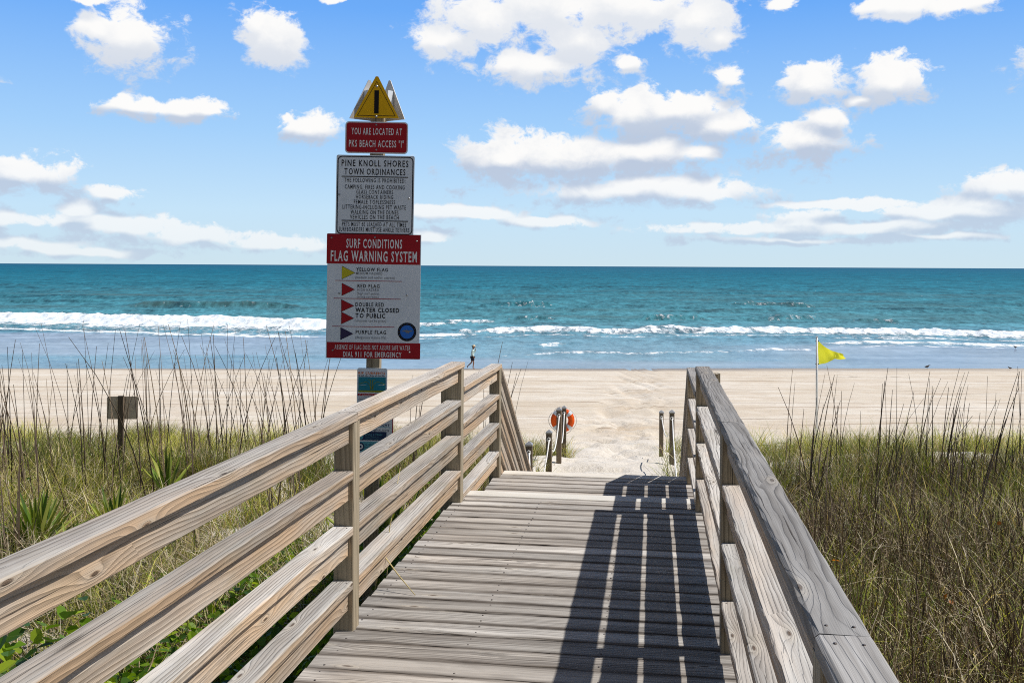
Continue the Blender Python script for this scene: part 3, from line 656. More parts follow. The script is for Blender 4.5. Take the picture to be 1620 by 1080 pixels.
# ------------------------------------------------------------------ rope posts, ropes, life ring
GP = 'timber rope posts along the sand path'
def gz(x, y): return float(ground(np.array([x]), np.array([y]))[0])
def rope_post(x, y, top_z, label, w=.089):
    b = gz(x, y); t = empty('rope_post', (x, y, b), label, 'post', GP, -YAW)
    MB().board((0, 0, -.35), (0, 0, top_z - b), w, w, (1, 0, 0), .004).build('post', M_PILE, t)
    h = w / 2 + .006; z = top_z - b
    m = MB(); m.add([(-h, -h, z - .012), (h, -h, z - .012), (h, h, z - .012), (-h, h, z - .012), (-h, -h, z + .006), (h, -h, z + .006), (h, h, z + .006), (-h, h, z + .006), (0, 0, z + .05)],
                    [[3, 2, 1, 0], [0, 1, 5, 4], [1, 2, 6, 5], [2, 3, 7, 6], [3, 0, 4, 7], [4, 5, 8], [5, 6, 8], [6, 7, 8], [7, 4, 8]])
    m.build('post_cap', M_METAL, t)
    m = MB(); a = [(-0.0, -w / 2 - .012, z - .10 + .0)]
    m.tube([(math.cos(q) * .024, -w / 2 - .012, z - .10 + math.sin(q) * .03) for q in np.linspace(0, 2 * math.pi, 9)], .009, 6)
    m.build('rope_knot', M_ROPE, t)
    return Vector((x, y - w / 2 - .012, top_z - .10))
def px_post(px, pytop, d): p = at(px, pytop, d); return p
LP = []
for px, py, d, lab in ((838.5, 703, 13.25, 'dark rope post beside the foot of the stair handrail, first of the left row'),
                       (870, 684, 15.45, 'brown rope post in front of the life ring posts, second of the left row'),
                       (885.7, 648, 17.8, 'tall brown rope post with long hanging rope left of the life ring centre'),
                       (893.6, 645, 20.4, 'rope post carrying the orange life ring, farthest of the left row')):
    p = px_post(px, py, d); LP.append(rope_post(p.x, p.y, p.z, lab))
RP = []
for px, py, d, lab in ((1047.5, 652, 20.5, 'slim rope post on the right of the path, left one of the pair'),
                       (1064.2, 652, 17.7, 'rope post on the right of the path next to the railing')):
    p = px_post(px, py, d); RP.append(rope_post(p.x, p.y, p.z, lab))
def sag(a, b, s, n=14): 
    return [a.lerp(b, t) - Vector((0, 0, s * 4 * t * (1 - t))) for t in np.linspace(0, 1, n)]
m = MB()
m.tube(sag(W(-1.30, 10.9, -2.62), LP[0], .25), .0105, 8)
for a, b, s in zip(LP[:-1], LP[1:], (.52, .38, .55)): m.tube(sag(a, b, s), .0105, 8)
tag(m.build('rope', M_ROPE), 'white rope sagging between the left row of posts', 'rope')
m = MB(); m.tube(sag(RP[0], RP[1], .36), .0105, 8); m.tube(sag(RP[1], W(.30, 11.0, -2.55), .22), .0105, 8)
tag(m.build('rope', M_ROPE), 'white rope sagging between the right pair of posts and the stair', 'rope')
# life ring
C = at(891.3, 664.5, 20.52)
ring = empty('life_ring', C, 'orange life ring with white bands hung on the farthest left rope post', 'life ring')
def torus(R0, r0, a0, a1, n=48, k=14, closed=True):
    m = MB(); pts = [(R0 * math.cos(a0 + (a1 - a0) * i / n), 0, R0 * math.sin(a0 + (a1 - a0) * i / n)) for i in range(n + 1)]
    vs = []; fs = []
    for i in range(n + 1):
        a = a0 + (a1 - a0) * i / n
        for j in range(k):
            b = 2 * math.pi * j / k; rr = R0 + r0 * math.cos(b)
            vs.append((rr * math.cos(a), r0 * .72 * math.sin(b), rr * math.sin(a)))
    for i in range(n):
        for j in range(k): fs.append([i * k + j, (i + 1) * k + j, (i + 1) * k + (j + 1) % k, i * k + (j + 1) % k])
    m.add(vs, fs, None, 0, True); return m
torus(.182, .066, 0, 2 * math.pi, 56).build('ring_body', M_RING, ring)
for a in (45, 135, 225, 315): torus(.182, .0695, R(a - 10), R(a + 10), 6).build('ring_band', M_WHITE, ring)
for a in (45, 135, 225, 315):
    m = MB(); m.tube([((.262 + .03 * math.sin(math.pi * t)) * math.cos(R(a + 90 * t)), -.02, (.262 + .03 * math.sin(math.pi * t)) * math.sin(R(a + 90 * t))) for t in np.linspace(0, 1, 9)], .006, 6); m.build('grab_line', M_ROPE, ring)

# ------------------------------------------------------------------ lettering
def text_mesh(lines, name, mat, parent, y):
    """lines: (text, x centre, z centre of capitals, width, cap height, boldness)"""
    for (s, cx, cz, w, h, bold) in lines:
        cu = bpy.data.curves.new('lettering', 'FONT'); cu.body = s; cu.size = 1.0; cu.resolution_u = 2; cu.fill_mode = 'FRONT'; cu.offset = bold; cu.space_character = 1.24 if s.upper() == s else 1.1
        for q_ in range(len(s) - 1):
            if s[q_:q_ + 2] in ('AT', 'TA', 'AY', 'YA', 'LT', 'AV', 'TO', 'TY', 'RT', 'PA'): cu.body_format[q_].kerning = 6.5
        ob = bpy.data.objects.new('lettering_source', cu); COL.objects.link(ob)
        dg = bpy.context.evaluated_depsgraph_get(); me = bpy.data.meshes.new_from_object(ob.evaluated_get(dg))
        co = np.empty(len(me.vertices) * 3, np.float32); me.vertices.foreach_get('co', co); co = co.reshape(-1, 3)
        x0, x1 = co[:, 0].min(), co[:, 0].max(); z0 = 0.0 - bold; z1 = 0.70 + bold
        X = (co[:, 0] - (x0 + x1) / 2) * (w / (x1 - x0)) + cx; Z = (co[:, 1] - (z0 + z1) / 2) * (h / (z1 - z0)) + cz
        li = np.empty(len(me.loops), np.int32); me.loops.foreach_get('vertex_index', li)
        tt = np.empty(len(me.polygons), np.int32); me.polygons.foreach_get('loop_total', tt)
        bpy.data.objects.remove(ob); bpy.data.curves.remove(cu); bpy.data.meshes.remove(me)
        k = 0
        for t in tt:                      # every face looks towards the reader
            q = li[k:k + t]; xx, zz = X[q], Z[q]
            if np.sum(xx * np.roll(zz, -1) - np.roll(xx, -1) * zz) < 0: li[k:k + t] = q[::-1].copy()
            k += t
        np_mesh(name, np.stack([X, np.full_like(X, y), Z], 1), li, tt, mat, parent)

# ------------------------------------------------------------------ sign post
DS = 6.45; MPP = DS / F
pz = at(586.8, 575, DS); gpost = gz(pz.x, pz.y)
sp = empty('sign_post', (pz.x, pz.y, gpost), 'tall timber sign post with stacked beach rules and flag warning signs', 'sign post')
sp.rotation_euler = (0, R(0.72), R(0.5))
H0 = pz.z - gpost
def S(px, py):           # photo pixel -> sign plane (x, z) in the post's own upright frame
    dx = px - 588.5; dzp = 575 - py; a = 0.0176
    return ((dx - a * dzp) * MPP, (dzp + a * dx) * MPP + H0)
MB().board((0, 0, -.5), (0, 0, S(590, 186)[1]), .089, .089, (1, 0, 0), .004).build('post', M_POST, sp)
FR = -.0445              # front face of the post
def Z4(zx, zy): return (500 + zx / 4.0, 110 + zy / 4.0)      # from the enlarged views the signs were measured in
def Z5(zx, zy): return (500 + zx / 4.911, 360 + zy / 4.909)
def line(s, conv, x0, x1, yc, h, bold):
    a = S(*conv(x0, yc)); b = S(*conv(x1, yc)); k = 4.0 if conv is Z4 else 4.911
    return (s, (a[0] + b[0]) / 2, (a[1] + b[1]) / 2, abs(b[0] - a[0]), h / k * MPP, bold)
def rect(conv, x0, y0, x1, y1):
    m0 = S(*conv((x0 + x1) / 2, (y0 + y1) / 2)); k = 4.0 if conv is Z4 else 4.911
    w, h = (x1 - x0) / k * MPP, (y1 - y0) / k * MPP
    return m0[0] - w / 2, m0[1] - h / 2, m0[0] + w / 2, m0[1] + h / 2
def bolt(par, x, z, y): MB().tube([(x, y + .004, z), (x, y - .004, z)], .006, 8).build('bolt', M_METAL, par)

# red location sign
x0, z0, x1, z1 = rect(Z4, 180, 338, 574, 538)
p_ = MB().plate(rrect(x0, z0, x1, z1, .024), FR - .004, FR).build('location_sign', M_WHITE, sp)
MB().plate(rrect(x0 + .008, z0 + .008, x1 - .008, z1 - .008, .018), FR - .0055, FR - .0045).build('red_panel', M_RED, p_)
text_mesh([line('YOU ARE LOCATED AT', Z4, 220, 536, 399, 43, .014), line('PKS BEACH ACCESS "I"', Z4, 204, 548, 476, 44, .014)], 'lettering', M_LETTERW, p_, FR - .0066)
bolt(p_, *S(594, 199.5), FR - .006); bolt(p_, *S(594, 238.5), FR - .006)
# ordinances sign
x0, z0, x1, z1 = rect(Z4, 122, 549, 612, 1052)
p_ = MB().plate(rrect(x0, z0, x1, z1, .012), FR - .004, FR).build('ordinance_sign', M_WHITE, sp)
def frame(xa, za, xb, zb, r, t, y):
    o = rrect(xa, za, xb, zb, r); i = rrect(xa + t, za + t, xb - t, zb - t, max(r - t, .002)); n = len(o); m = MB()
    m.add([(x, y, z) for x, z in o] + [(x, y, z) for x, z in i], [[k, (k + 1) % n, n + (k + 1) % n, n + k] for k in range(n)]); return m
frame(x0 + .007, z0 + .007, x1 - .007, z1 - .007, .03, .0065, FR - .0052).build('border', M_BLACK, p_)
text_mesh([line('PINE KNOLL SHORES', Z4, 158, 577, 599, 41, .012), line('TOWN ORDINANCES', Z4, 175, 558, 652, 40, .012),
           line('THE FOLLOWING IS PROHIBITED:', Z4, 175, 558, 706, 27, .006), line('CAMPING, FIRES AND COOKING', Z4, 178, 553, 748, 27, .006),
           line('GLASS CONTAINERS', Z4, 250, 480, 779, 26, .006), line('HORSEBACK RIDING', Z4, 248, 481, 810, 26, .006),
           line('FEMALE TOPLESSNESS', Z4, 235, 493, 842, 26, .006), line('LITTERING-INCLUDING PET WASTE', Z4, 164, 561, 874, 27, .006),
           line('WALKING ON THE DUNES', Z4, 214, 514, 906, 27, .006), line('VEHICLES ON THE BEACH', Z4, 211, 516, 937, 27, .006),
           line('PETS MUST BE LEASHED AT ALL TIMES', Z4, 162, 562, 982, 27, .006), line('SURFBOARDERS MUST USE ANKLE TETHERS', Z4, 140, 582, 1015, 28, .006)],
          'lettering', M_BLACK, p_, FR - .0056)
for ya in (684, 960):
    a, b, c, d = rect(Z4, 158, ya - 3, 574, ya + 3); m = MB(); m.add([(a, FR - .0056, b), (c, FR - .0056, b), (c, FR - .0056, d), (a, FR - .0056, d)], [[0, 1, 2, 3]]); m.build('divider_line', M_BLACK, p_)
for q in ((142, 795), (580, 820), (366, 600), (364, 1000)): bolt(p_, *S(*Z4(*q)), FR - .005)
# surf conditions sign
x0, z0, x1, z1 = rect(Z5, 79, 52, 799, 1012)
def sub(name, y0, y1, mat, dy, parent, xa=None, xb=None):
    a, b, c, d = rect(Z5, xa or 79, y0, xb or 799, y1); m = MB(); m.add([(a, dy, b), (c, dy, b), (c, dy, d), (a, dy, d)], [[0, 1, 2, 3]]); return m.build(name, mat, parent)
p_ = MB().plate([(x0, z0), (x1, z0), (x1, z1), (x0, z1)], FR - .004, FR).build('flag_warning_sign', M_WHITE, sp)
sub('red_header', 55, 284, M_RED, FR - .0050, p_); sub('red_footer', 888, 1010, M_RED, FR - .0050, p_)
text_mesh([line('SURF CONDITIONS', Z5, 230, 660, 126, 72, .022), line('FLAG WARNING SYSTEM', Z5, 110, 774, 223, 84, .022),
           line('DIAL 911 FOR EMERGENCY', Z5, 205, 655, 979, 42, .02), line('ABSENCE OF FLAG DOES NOT ASSURE SAFE WATER', Z5, 140, 722, 925, 36, .004)],
          'lettering', M_LETTERW, p_, FR - .0060)
text_mesh([line('YELLOW FLAG', Z5, 306, 550, 326, 28, .02), line('RED FLAG', Z5, 316, 486, 452, 28, .02), line('DOUBLE RED', Z5, 300, 519, 595, 32, .014),
           line('WATER CLOSED', Z5, 300, 637, 638, 36, .03), line('TO PUBLIC', Z5, 300, 530, 681, 36, .03), line('PURPLE FLAG', Z5, 302, 536, 808, 29, .016)],
          'lettering', M_BLACK, p_, FR - .0056)
text_mesh([line('MEDIUM HAZARD', Z5, 304, 507, 355, 20, .004), line('(medium surf and/or current)', Z5, 300, 604, 387, 20, 0), line('HIGH HAZARD', Z5, 316, 480, 482, 20, .004),
           line('(high surf and/or,', Z5, 312, 490, 510, 20, 0), line('strong currents)', Z5, 310, 477, 535, 18, 0), line('(citations can be given)', Z5, 295, 536, 719, 20, 0),
           line('(dangerous marine life)', Z5, 300, 536, 848, 20, 0)], 'small_lettering', M_GREYT, p_, FR - .0056)
def tri(name, zx0, zy0, zy1, zx1, mat):
    a = S(*Z5(zx0, zy0)); b = S(*Z5(zx0 - 1, zy1)); c = S(*Z5(zx1, (zy0 + zy1) / 2 + 2)); y = FR - .0053
    q = MB(); e = .0018
    q.add([(a[0] - e, y, a[1] + 2 * e), (b[0] - e, y, b[1] - 2 * e), (c[0] + 2.4 * e, y, c[1])], [[0, 1, 2]]); o = q.build(name, M_BLACK, p_)
    q = MB(); q.add([(a[0], y - .0008, a[1]), (b[0], y - .0008, b[1]), (c[0], y - .0008, c[1])], [[0, 1, 2]]); q.build('flag_colour', mat, o)
tri('flag_symbol', 198, 301, 396, 294, M_FLAGYEL); tri('flag_symbol', 197, 432, 523, 291, M_RED); tri('flag_symbol', 193, 558, 647, 286, M_RED)
tri('flag_symbol', 193, 654, 742, 285, M_RED); tri('flag_symbol', 187, 773, 862, 279, M_PURPLE)
for xa, xb, ya in ((145, 660, 413), (132, 648, 550), (120, 600, 765)):
    a, b, c, d = rect(Z5, xa, ya - 2.2, xb, ya + 2.2); m = MB(); m.add([(a, FR - .0056, b), (c, FR - .0056, b), (c, FR - .0056, d), (a, FR - .0056, d)], [[0, 1, 2, 3]]); m.build('divider_line', M_RED, p_)
def disc(cx, cz, r, y, n=32): 
    q = MB(); q.add([(cx + r * math.cos(2 * math.pi * k / n), y, cz + r * math.sin(2 * math.pi * k / n)) for k in range(n)], [list(range(n))]); return q
ex, ez = S(*Z5(697, 806)); k5 = MPP / 4.911
em = disc(ex, ez, 72 * k5, FR - .0054).build('emblem', M_BLACK, p_)
disc(ex, ez, 52 * k5, FR - .0062).build('emblem_disc', M_BLUE, em)
q = MB(); dol = [(-45, 3), (-26, 12), (-8, 16), (4, 15), (14, 9), (30, 14), (46, 6), (32, 4), (18, 0), (12, -14), (2, -4), (-6, -10), (-12, 2), (-28, 4)]
q.add([(ex + a * k5, FR - .007, ez + b * k5) for a, b in dol[::-1]], [list(range(len(dol)))]); q.build('emblem_animal', M_GREYT, em)
dots = MB()
for k in range(16):
    a = 2 * math.pi * k / 16; dd = disc(ex + 62 * k5 * math.cos(a), ez + 62 * k5 * math.sin(a), 2.2 * k5, FR - .0062, 6); dots.add(dd.v, dd.f)
dots.build('emblem_dots', M_BLUE, em)
for q in ((175, 507), (697, 522), (117, 80), (772, 107), (450, 78), (125, 945), (716, 962)): bolt(p_, *S(*Z5(*q)), FR - .005)
# rip current sign
def Zr(zx, zy): return (545 + zx / 7.2, 570 + zy / 7.2)
def rectr(x0, y0, x1, y1):
    m0 = S(*Zr((x0 + x1) / 2, (y0 + y1) / 2)); w, h = (x1 - x0) / 7.2 * MPP, (y1 - y0) / 7.2 * MPP
    return m0[0] - w / 2, m0[1] - h / 2, m0[0] + w / 2, m0[1] + h / 2
def liner(s, x0, x1, yc, h, b):
    a = S(*Zr(x0, yc)); c = S(*Zr(x1, yc)); return (s, (a[0] + c[0]) / 2, (a[1] + c[1]) / 2, c[0] - a[0], h / 7.2 * MPP, b)
def quadr(name, x0, y0, x1, y1, mat, y, parent):
    a, b, c, d = rectr(x0, y0, x1, y1); m = MB(); m.add([(a, y, b), (c, y, b), (c, y, d), (a, y, d)], [[0, 1, 2, 3]]); return m.build(name, mat, parent)
a, b, c, d = rectr(132, 78, 472, 610)
p_ = MB().plate(rrect(a, b, c, d, .012), FR - .004, FR).build('rip_current_sign', M_WHITE, sp)
sea_p = quadr('sea_picture', 148, 178, 458, 350, M_TEAL, FR - .005, p_)
quadr('beach_strip', 148, 330, 458, 350, M_OLIVE, FR - .0058, sea_p)
m = MB()
for sg in (-1, 1):
    pts = []
    for t in np.linspace(0, 1, 13):
        pts.append((298 + sg * (14 + 130 * t ** 2.2), 320 - 120 * math.sin(t * math.pi * .5) * (1 - .2 * t) + 90 * max(0, t - .62)))
    for (p0_, p1_) in zip(pts[:-1], pts[1:]):
        A = S(*Zr(*p0_)); B = S(*Zr(*p1_)); m.tube([(A[0], FR - .0055, A[1]), (B[0], FR - .0055, B[1])], .0016, 4)
    A = S(*Zr(298 + sg * 8, 325)); B = S(*Zr(298 + sg * 10, 215)); C2 = S(*Zr(298 + sg * 42, 205)); m.tube([(A[0], FR - .0055, A[1]), (B[0], FR - .0055, B[1]), (C2[0], FR - .0055, C2[1])], .002, 4)
m.build('current_arrows', M_OLIVE, sea_p)
m = MB()
for xa, xb in ((165, 235), (375, 440)):
    A = S(*Zr(xa, 268)); B = S(*Zr(xb, 268)); m.tube([(A[0], FR - .0055, A[1]), (B[0], FR - .0055, B[1])], .0012, 4)
m.build('wave_marks', M_LETTERW, sea_p)
text_mesh([liner('RIP CURRENTS', 150, 450, 134, 26, .03)], 'lettering', M_ORANGE, p_, FR - .0056)
text_mesh([liner('Break the Grip of the Rip', 152, 448, 162, 17, .02)], 'lettering', M_BLACK, p_, FR - .0056)
rs = quadr('red_strip', 140, 366, 462, 392, M_RED, FR - .005, p_)
text_mesh([liner('IF CAUGHT IN A RIP', 155, 440, 379, 13, .01)], 'lettering', M_LETTERW, rs, FR - .0062)
m = MB()
for i in range(10):
    for (xa, xb) in ((150, 300 + (i * 37) % 60), (312 + (i * 37) % 60, 445)):
        A = S(*Zr(xa, 408 + i * 18)); B = S(*Zr(xb, 408 + i * 18)); m.tube([(A[0], FR - .005, A[1]), (B[0], FR - .005, B[1])], .0013, 4)
m.build('printed_lines', M_GREYT, p_)
# float safety sign below
a, b, c, d = rectr(128, 616, 540, 1090)
p_ = MB().plate(rrect(a, b, c, d, .01), FR - .004, FR).build('float_safety_sign', M_WHITE, sp)
quadr('red_edge', 529, 626, 541, 1085, M_RED, FR - .0052, p_)
text_mesh([liner("DON'T", 330, 500, 672, 24, .02), liner('FIGHT', 385, 500, 722, 26, .03)], 'lettering', M_NAVY, p_, FR - .0056)
text_mesh([liner('dontfight.org', 180, 498, 776, 24, .006)], 'lettering', M_GREYT, p_, FR - .0056)
quadr('teal_rule', 330, 744, 505, 750, M_TEAL2, FR - .0056, p_)
nv = quadr('navy_panel', 134, 796, 466, 892, M_NAVY, FR - .005, p_)
text_mesh([liner('Bring a Float', 222, 420, 826, 24, .008), liner('Water safety is', 224, 376, 852, 12, 0), liner('everyones concern', 224, 405, 872, 12, 0)], 'lettering', M_TEAL2, nv, FR - .0062)
cx, cz = S(*Zr(172, 850)); dd = disc(cx, cz, .019, FR - .0058).build('round_symbol', M_TEAL2, nv)
tl = quadr('teal_panel', 134, 908, 505, 1020, M_TEAL2, FR - .005, p_)
text_mesh([liner('Grab a ring', 225, 400, 940, 18, .004), liner('and call for help', 225, 380, 965, 12, 0)], 'lettering', M_NAVY, tl, FR - .006)
cx, cz = S(*Zr(172, 962)); rb = disc(cx, cz, .026, FR - .0058).build('round_symbol', M_NAVY, tl)
disc(cx, cz, .017, FR - .0065).build('ring_symbol', M_LETTERW, rb); disc(cx, cz, .0075, FR - .0072).build('ring_hole', M_NAVY, rb)
quadr('teal_panel', 134, 1036, 505, 1085, M_TEAL, FR - .005, p_)
# three triangular warning plates round the post top
def warn_plate(ang, face, wid=None):
    ax, az = S(595, 123.5); bx, bz = S(560, 188); w = 0.147; h = az - bz
    ca_, sa_ = math.cos(ang), math.sin(ang); rad = .048 if face else .105
    def T(x, y, z): return (x * ca_ - (y - rad) * sa_, x * sa_ + (y - rad) * ca_, z)
    r = .008; out = [(-w, bz), (w, bz), (r, az), (-r, az)]
    m = MB(); m.plate(out, -.0035, 0); m.v = [T(*p) for p in m.v]
    o = m.build('warning_plate', M_YEL if face else M_ALU, sp)
    bk = MB(); bk.box((-.04, .001, bz + .02), (.04, .05 if not face else .012, az - .075)); bk.v = [T(*p) for p in bk.v]; bk.build('bracket', M_WHITE, o)
    if face:
        t = .0045; i1 = [(-w + .022, bz + .012), (w - .022, bz + .012), (0, az - .03)]; cxx = 0; czz = bz + h * .36
        i2 = [(cxx + (x - cxx) * .955, czz + (z - czz) * .955) for x, z in i1]
        b_ = MB(); b_.add([(x, -.0045, z) for x, z in i1 + i2], [[k, (k + 1) % 3, 3 + (k + 1) % 3, 3 + k] for k in range(3)]); b_.v = [T(*p) for p in b_.v]; b_.build('border', M_BLACK, o)
        k_ = MB(); k_.box((-.0145, -.006, bz + .028), (.0145, -.0045, bz + .178)); k_.v = [T(*p) for p in k_.v]; k_.build('black_bar', M_BLACK, o)
        for zz in (az - .065, bz + .008):
            n_ = MB(); n_.tube([(0, -.009, zz), (0, -.003, zz)], .008, 10); n_.v = [T(*p) for p in n_.v]; n_.build('bolt', M_METAL, o)
    return o
warn_plate(0, True); warn_plate(R(141), False); warn_plate(R(-141), False)
for o in sp.children:
    if o.name.startswith('warning_plate'): o.location.x = S(594.5, 150)[0]

# ------------------------------------------------------------------ flag
p0 = at(1293.2, 700, 23.4); g0 = gz(p0.x, p0.y); top = at(1291.5, 532.5, 23.4)
fp = empty('flag_pole', (p0.x, p0.y, g0), 'white pole flying a yellow warning flag in the dune grass', 'flag pole')
HT = top.z - g0
MB().tube([(0, 0, -.4), (0, 0, HT * .5), (-.004, 0, HT)], [.026, .026, .024], 14).build('pole', M_POLE, fp)
MB().tube([(-.004, 0, HT - .002), (-.004, 0, HT + .012)], .031, 14).build('pole_cap', M_WHITE, fp)
mf, nt, p = material('yellow_flag_cloth'); nt.n.remove(p)
tc = nt.new('ShaderNodeTexCoord').outputs['Object']
fc = nt.mix(nt.noise(tc, 9, 3), (0.90, 0.88, 0.035), (0.95, 0.93, 0.09))
d_ = nt.new('ShaderNodeBsdfDiffuse'); tr = nt.new('ShaderNodeBsdfTranslucent'); nt.put(d_.inputs[0], fc); nt.put(tr.inputs[0], fc)
mx = nt.new('ShaderNodeMixShader'); mx.inputs[0].default_value = .6; nt.l.new(d_.outputs[0], mx.inputs[1]); nt.l.new(tr.outputs[0], mx.inputs[2]); nt.l.new(mx.outputs[0], nt.n['Material Output'].inputs[0])
nu, nv_ = 36, 18; V = []
mp = 23.4 / F; topz = HT - .10 * 23.4 / 23.4 - .15; 
for i in range(nu + 1):
    t = i / nu
    # photo outline: hoist 540..576, fly tip ~ (1337, 565..572)
    ztop = np.interp(t, [0, .3, .5, .72, .9, 1], [539, 550, 556, 560, 561, 563.5]); zbot = np.interp(t, [0, .25, .5, .7, .85, 1], [576.5, 575, 572.5, 570, 571.5, 570])
    for j in range(nv_ + 1):
        s = j / nv_; py = ztop + (zbot - ztop) * s
        wob = .050 * math.sin(t * 8 + s * 2.6) * t ** .6 + .014 * math.sin(t * 17 - s * 5) * t + .010 * math.sin(s * 5 + t * 4)
        fl_ = t * 54 * mp / .82; V.append((.030 + fl_ * .82 - wob * .57, fl_ * .57 + wob * .82, at(1293, py, 23.4).z - g0))
Lq = []
for i in range(nu):
    for j in range(nv_):
        a = i * (nv_ + 1) + j; Lq += [a, a + nv_ + 1, a + nv_ + 2, a + 1]
np_mesh('flag', V, Lq, [4] * (nu * nv_), mf, fp, None, None, True)
for py in (539.5, 575.5):
    z = at(1293, py, 23.4).z - g0; MB().tube([(-.036, -.005, z), (.04, -.005, z)], .012, 6).build('flag_clip', M_BLACK, fp)

# ------------------------------------------------------------------ small grey board on a stake, seen from behind
b0 = at(193, 705, 14.2); g1 = gz(b0.x, b0.y); bt = at(193, 627, 14.2)
gs = empty('notice_board', (b0.x, b0.y, g1), 'small grey notice board on a stake, seen from behind among the reeds', 'sign', None, R(3))
m1 = 14.2 / F; zt = bt.z - g1; zb = at(193, 663, 14.2).z - g1
MB().board((0, -.012, -.4), (0, -.012, zt + .012), .078, .05, (1, 0, 0), .004).build('post', M_PILE, gs)
MB().plate(rrect(-.21, zb, .23, zt, .03), .016, .022).build('sign_panel', M_GSIGN, gs)

# ------------------------------------------------------------------ vegetation
def leaf_material(name, trans=0.4, rough=0.6):
    m, nt, p = material(name); nt.n.remove(p)
    c = nt.attr('col')['Color']
    d_ = nt.new('ShaderNodeBsdfPrincipled'); d_.inputs['Roughness'].default_value = rough; d_.inputs['Specular IOR Level'].default_value = 0.25
    nt.put(d_.inputs['Base Color'], c)
    tr = nt.new('ShaderNodeBsdfTranslucent'); nt.put(tr.inputs[0], nt.mix(1.0, c, (1.4, 1.3, 0.6), 'MULTIPLY'))
    mx = nt.new('ShaderNodeMixShader'); mx.inputs[0].default_value = trans
    nt.l.new(d_.outputs[0], mx.inputs[1]); nt.l.new(tr.outputs[0], mx.inputs[2]); nt.l.new(mx.outputs[0], nt.n['Material Output'].inputs[0]); return m
M_GRASS = leaf_material('dune_grass_blades', 0.38)
M_DRY = leaf_material('dry_stalks', 0.12, 0.8)
M_LEAF = leaf_material('green_leaves', 0.45, 0.4)
M_YUC = leaf_material('yucca_leaves', 0.25, 0.35)

def blades(base, h, w, ang, lean, curve, c0, c1, face=None, ts=(0, .4, .75, 1.0)):
    """many tapering blades as arrays"""
    N = len(h); ts = np.array(ts); K = len(ts)
    dirx, diry = np.cos(ang), np.sin(ang)
    face = RNG.uniform(0, 2 * np.pi, N) if face is None else face
    sx_, sy_ = np.cos(face), np.sin(face)
    V = np.zeros((N, 2 * (K - 1) + 1, 3)); Cc = np.zeros((N, 2 * (K - 1) + 1, 4)); Cc[..., 3] = 1
    for k, t in enumerate(ts):
        hor_ = h * (lean * t + curve * t * t); up = h * t * np.sqrt(np.maximum(0.12, 1 - (lean * .6 + curve * t) ** 2 * .55))
        P = np.stack([base[:, 0] + dirx * hor_, base[:, 1] + diry * hor_, base[:, 2] + up], 1)
        c = c0 + (c1 - c0) * t
        if k < K - 1:
            ww = w * (1 - 0.55 * t) / 2
            off = np.stack([sx_ * ww, sy_ * ww, 0 * ww], 1)
            V[:, 2 * k] = P - off; V[:, 2 * k + 1] = P + off; Cc[:, 2 * k, :3] = c; Cc[:, 2 * k + 1, :3] = c
        else:
            V[:, 2 * k] = P; Cc[:, 2 * k, :3] = c
    nv = 2 * (K - 1) + 1
    one = []; tot = []
    for k in range(K - 2): one += [2 * k, 2 * k + 1, 2 * k + 3, 2 * k + 2]; tot.append(4)
    one += [2 * K - 4, 2 * K - 3, 2 * K - 2]; tot.append(3)
    L = (np.arange(N)[:, None] * nv + np.array(one)[None]).ravel()
    return V.reshape(-1, 3), L, np.tile(tot, N), Cc.reshape(-1, 4)
class Batch:
    def __init__(s): s.p = []; s.n = 0
    def add(s, r): 
        V, L, T, C = r; s.p.append((V, L + s.n, T, C)); s.n += len(V)
    def build(s, name, mat, parent=None):
        V = np.concatenate([q[0] for q in s.p]); L = np.concatenate([q[1] for q in s.p]); T = np.concatenate([q[2] for q in s.p]); C = np.concatenate([q[3] for q in s.p])
        return np_mesh(name, V, L, T, mat, parent, {'col': ('POINT', 'FLOAT_COLOR', C)})
def scatter(n, dens=veg_density, y0=4.2, y1=23.0, spread=0.62, sel=None):
    out = []
    got = 0
    while got < n:
        m_ = int(n * 2)
        # more of them nearer by, evenly over the dune
        y = y0 + (y1 - y0) * RNG.random(m_); hw = spread * y + 2.0
        keep = RNG.random(m_) < hw / (spread * y1 + 2.0); y = y[keep]; hw = hw[keep]
        x = RNG.uniform(-1, 1, len(y)) * hw
        d = dens(x, y); k = RNG.random(len(y)) < d
        if sel is not None: k &= sel(x, y)
        out.append(np.stack([x[k], y[k]], 1)); got += k.sum()
    return np.concatenate(out)[:n]
def tufts(nt_, per, rad, **kw):
    c = scatter(nt_, **kw); k = RNG.poisson(per, nt_) + 2
    idx = np.repeat(np.arange(nt_), k); p = c[idx] + RNG.normal(0, rad, (len(idx), 2))
    u, v = to_uv(p[:, 0], p[:, 1]); ok = ~((u > -1.42) & (u < 0.47) & (v < 11)) ; p = p[ok]; idx = idx[ok]
    z = ground(p[:, 0], p[:, 1]) - 0.02
    return np.column_stack([p, z]), idx, c
def pick(cols, n, jit=0.18):
    cols = np.array(cols); c = cols[RNG.integers(0, len(cols), n)]
    return np.clip(c * RNG.uniform(1 - jit, 1 + jit, (n, 1)), 0, 1)
GREEN = [(0.17, 0.21, 0.035), (0.22, 0.25, 0.05), (0.11, 0.155, 0.03), (0.28, 0.28, 0.08), (0.21, 0.20, 0.07)]
DEEP = [(0.085, 0.125, 0.028), (0.13, 0.17, 0.04), (0.065, 0.09, 0.028), (0.19, 0.205, 0.06)]
STRAW = [(0.52, 0.43, 0.28), (0.44, 0.35, 0.22), (0.60, 0.53, 0.39), (0.36, 0.27, 0.17)]
BROWN = [(0.085, 0.06, 0.042), (0.13, 0.092, 0.064), (0.06, 0.045, 0.036), (0.19, 0.14, 0.10)]
def right_side(x, y): return to_uv(x, y)[0] > -0.3
def left_side(x, y): return to_uv(x, y)[0] < -0.5

g = Batch()
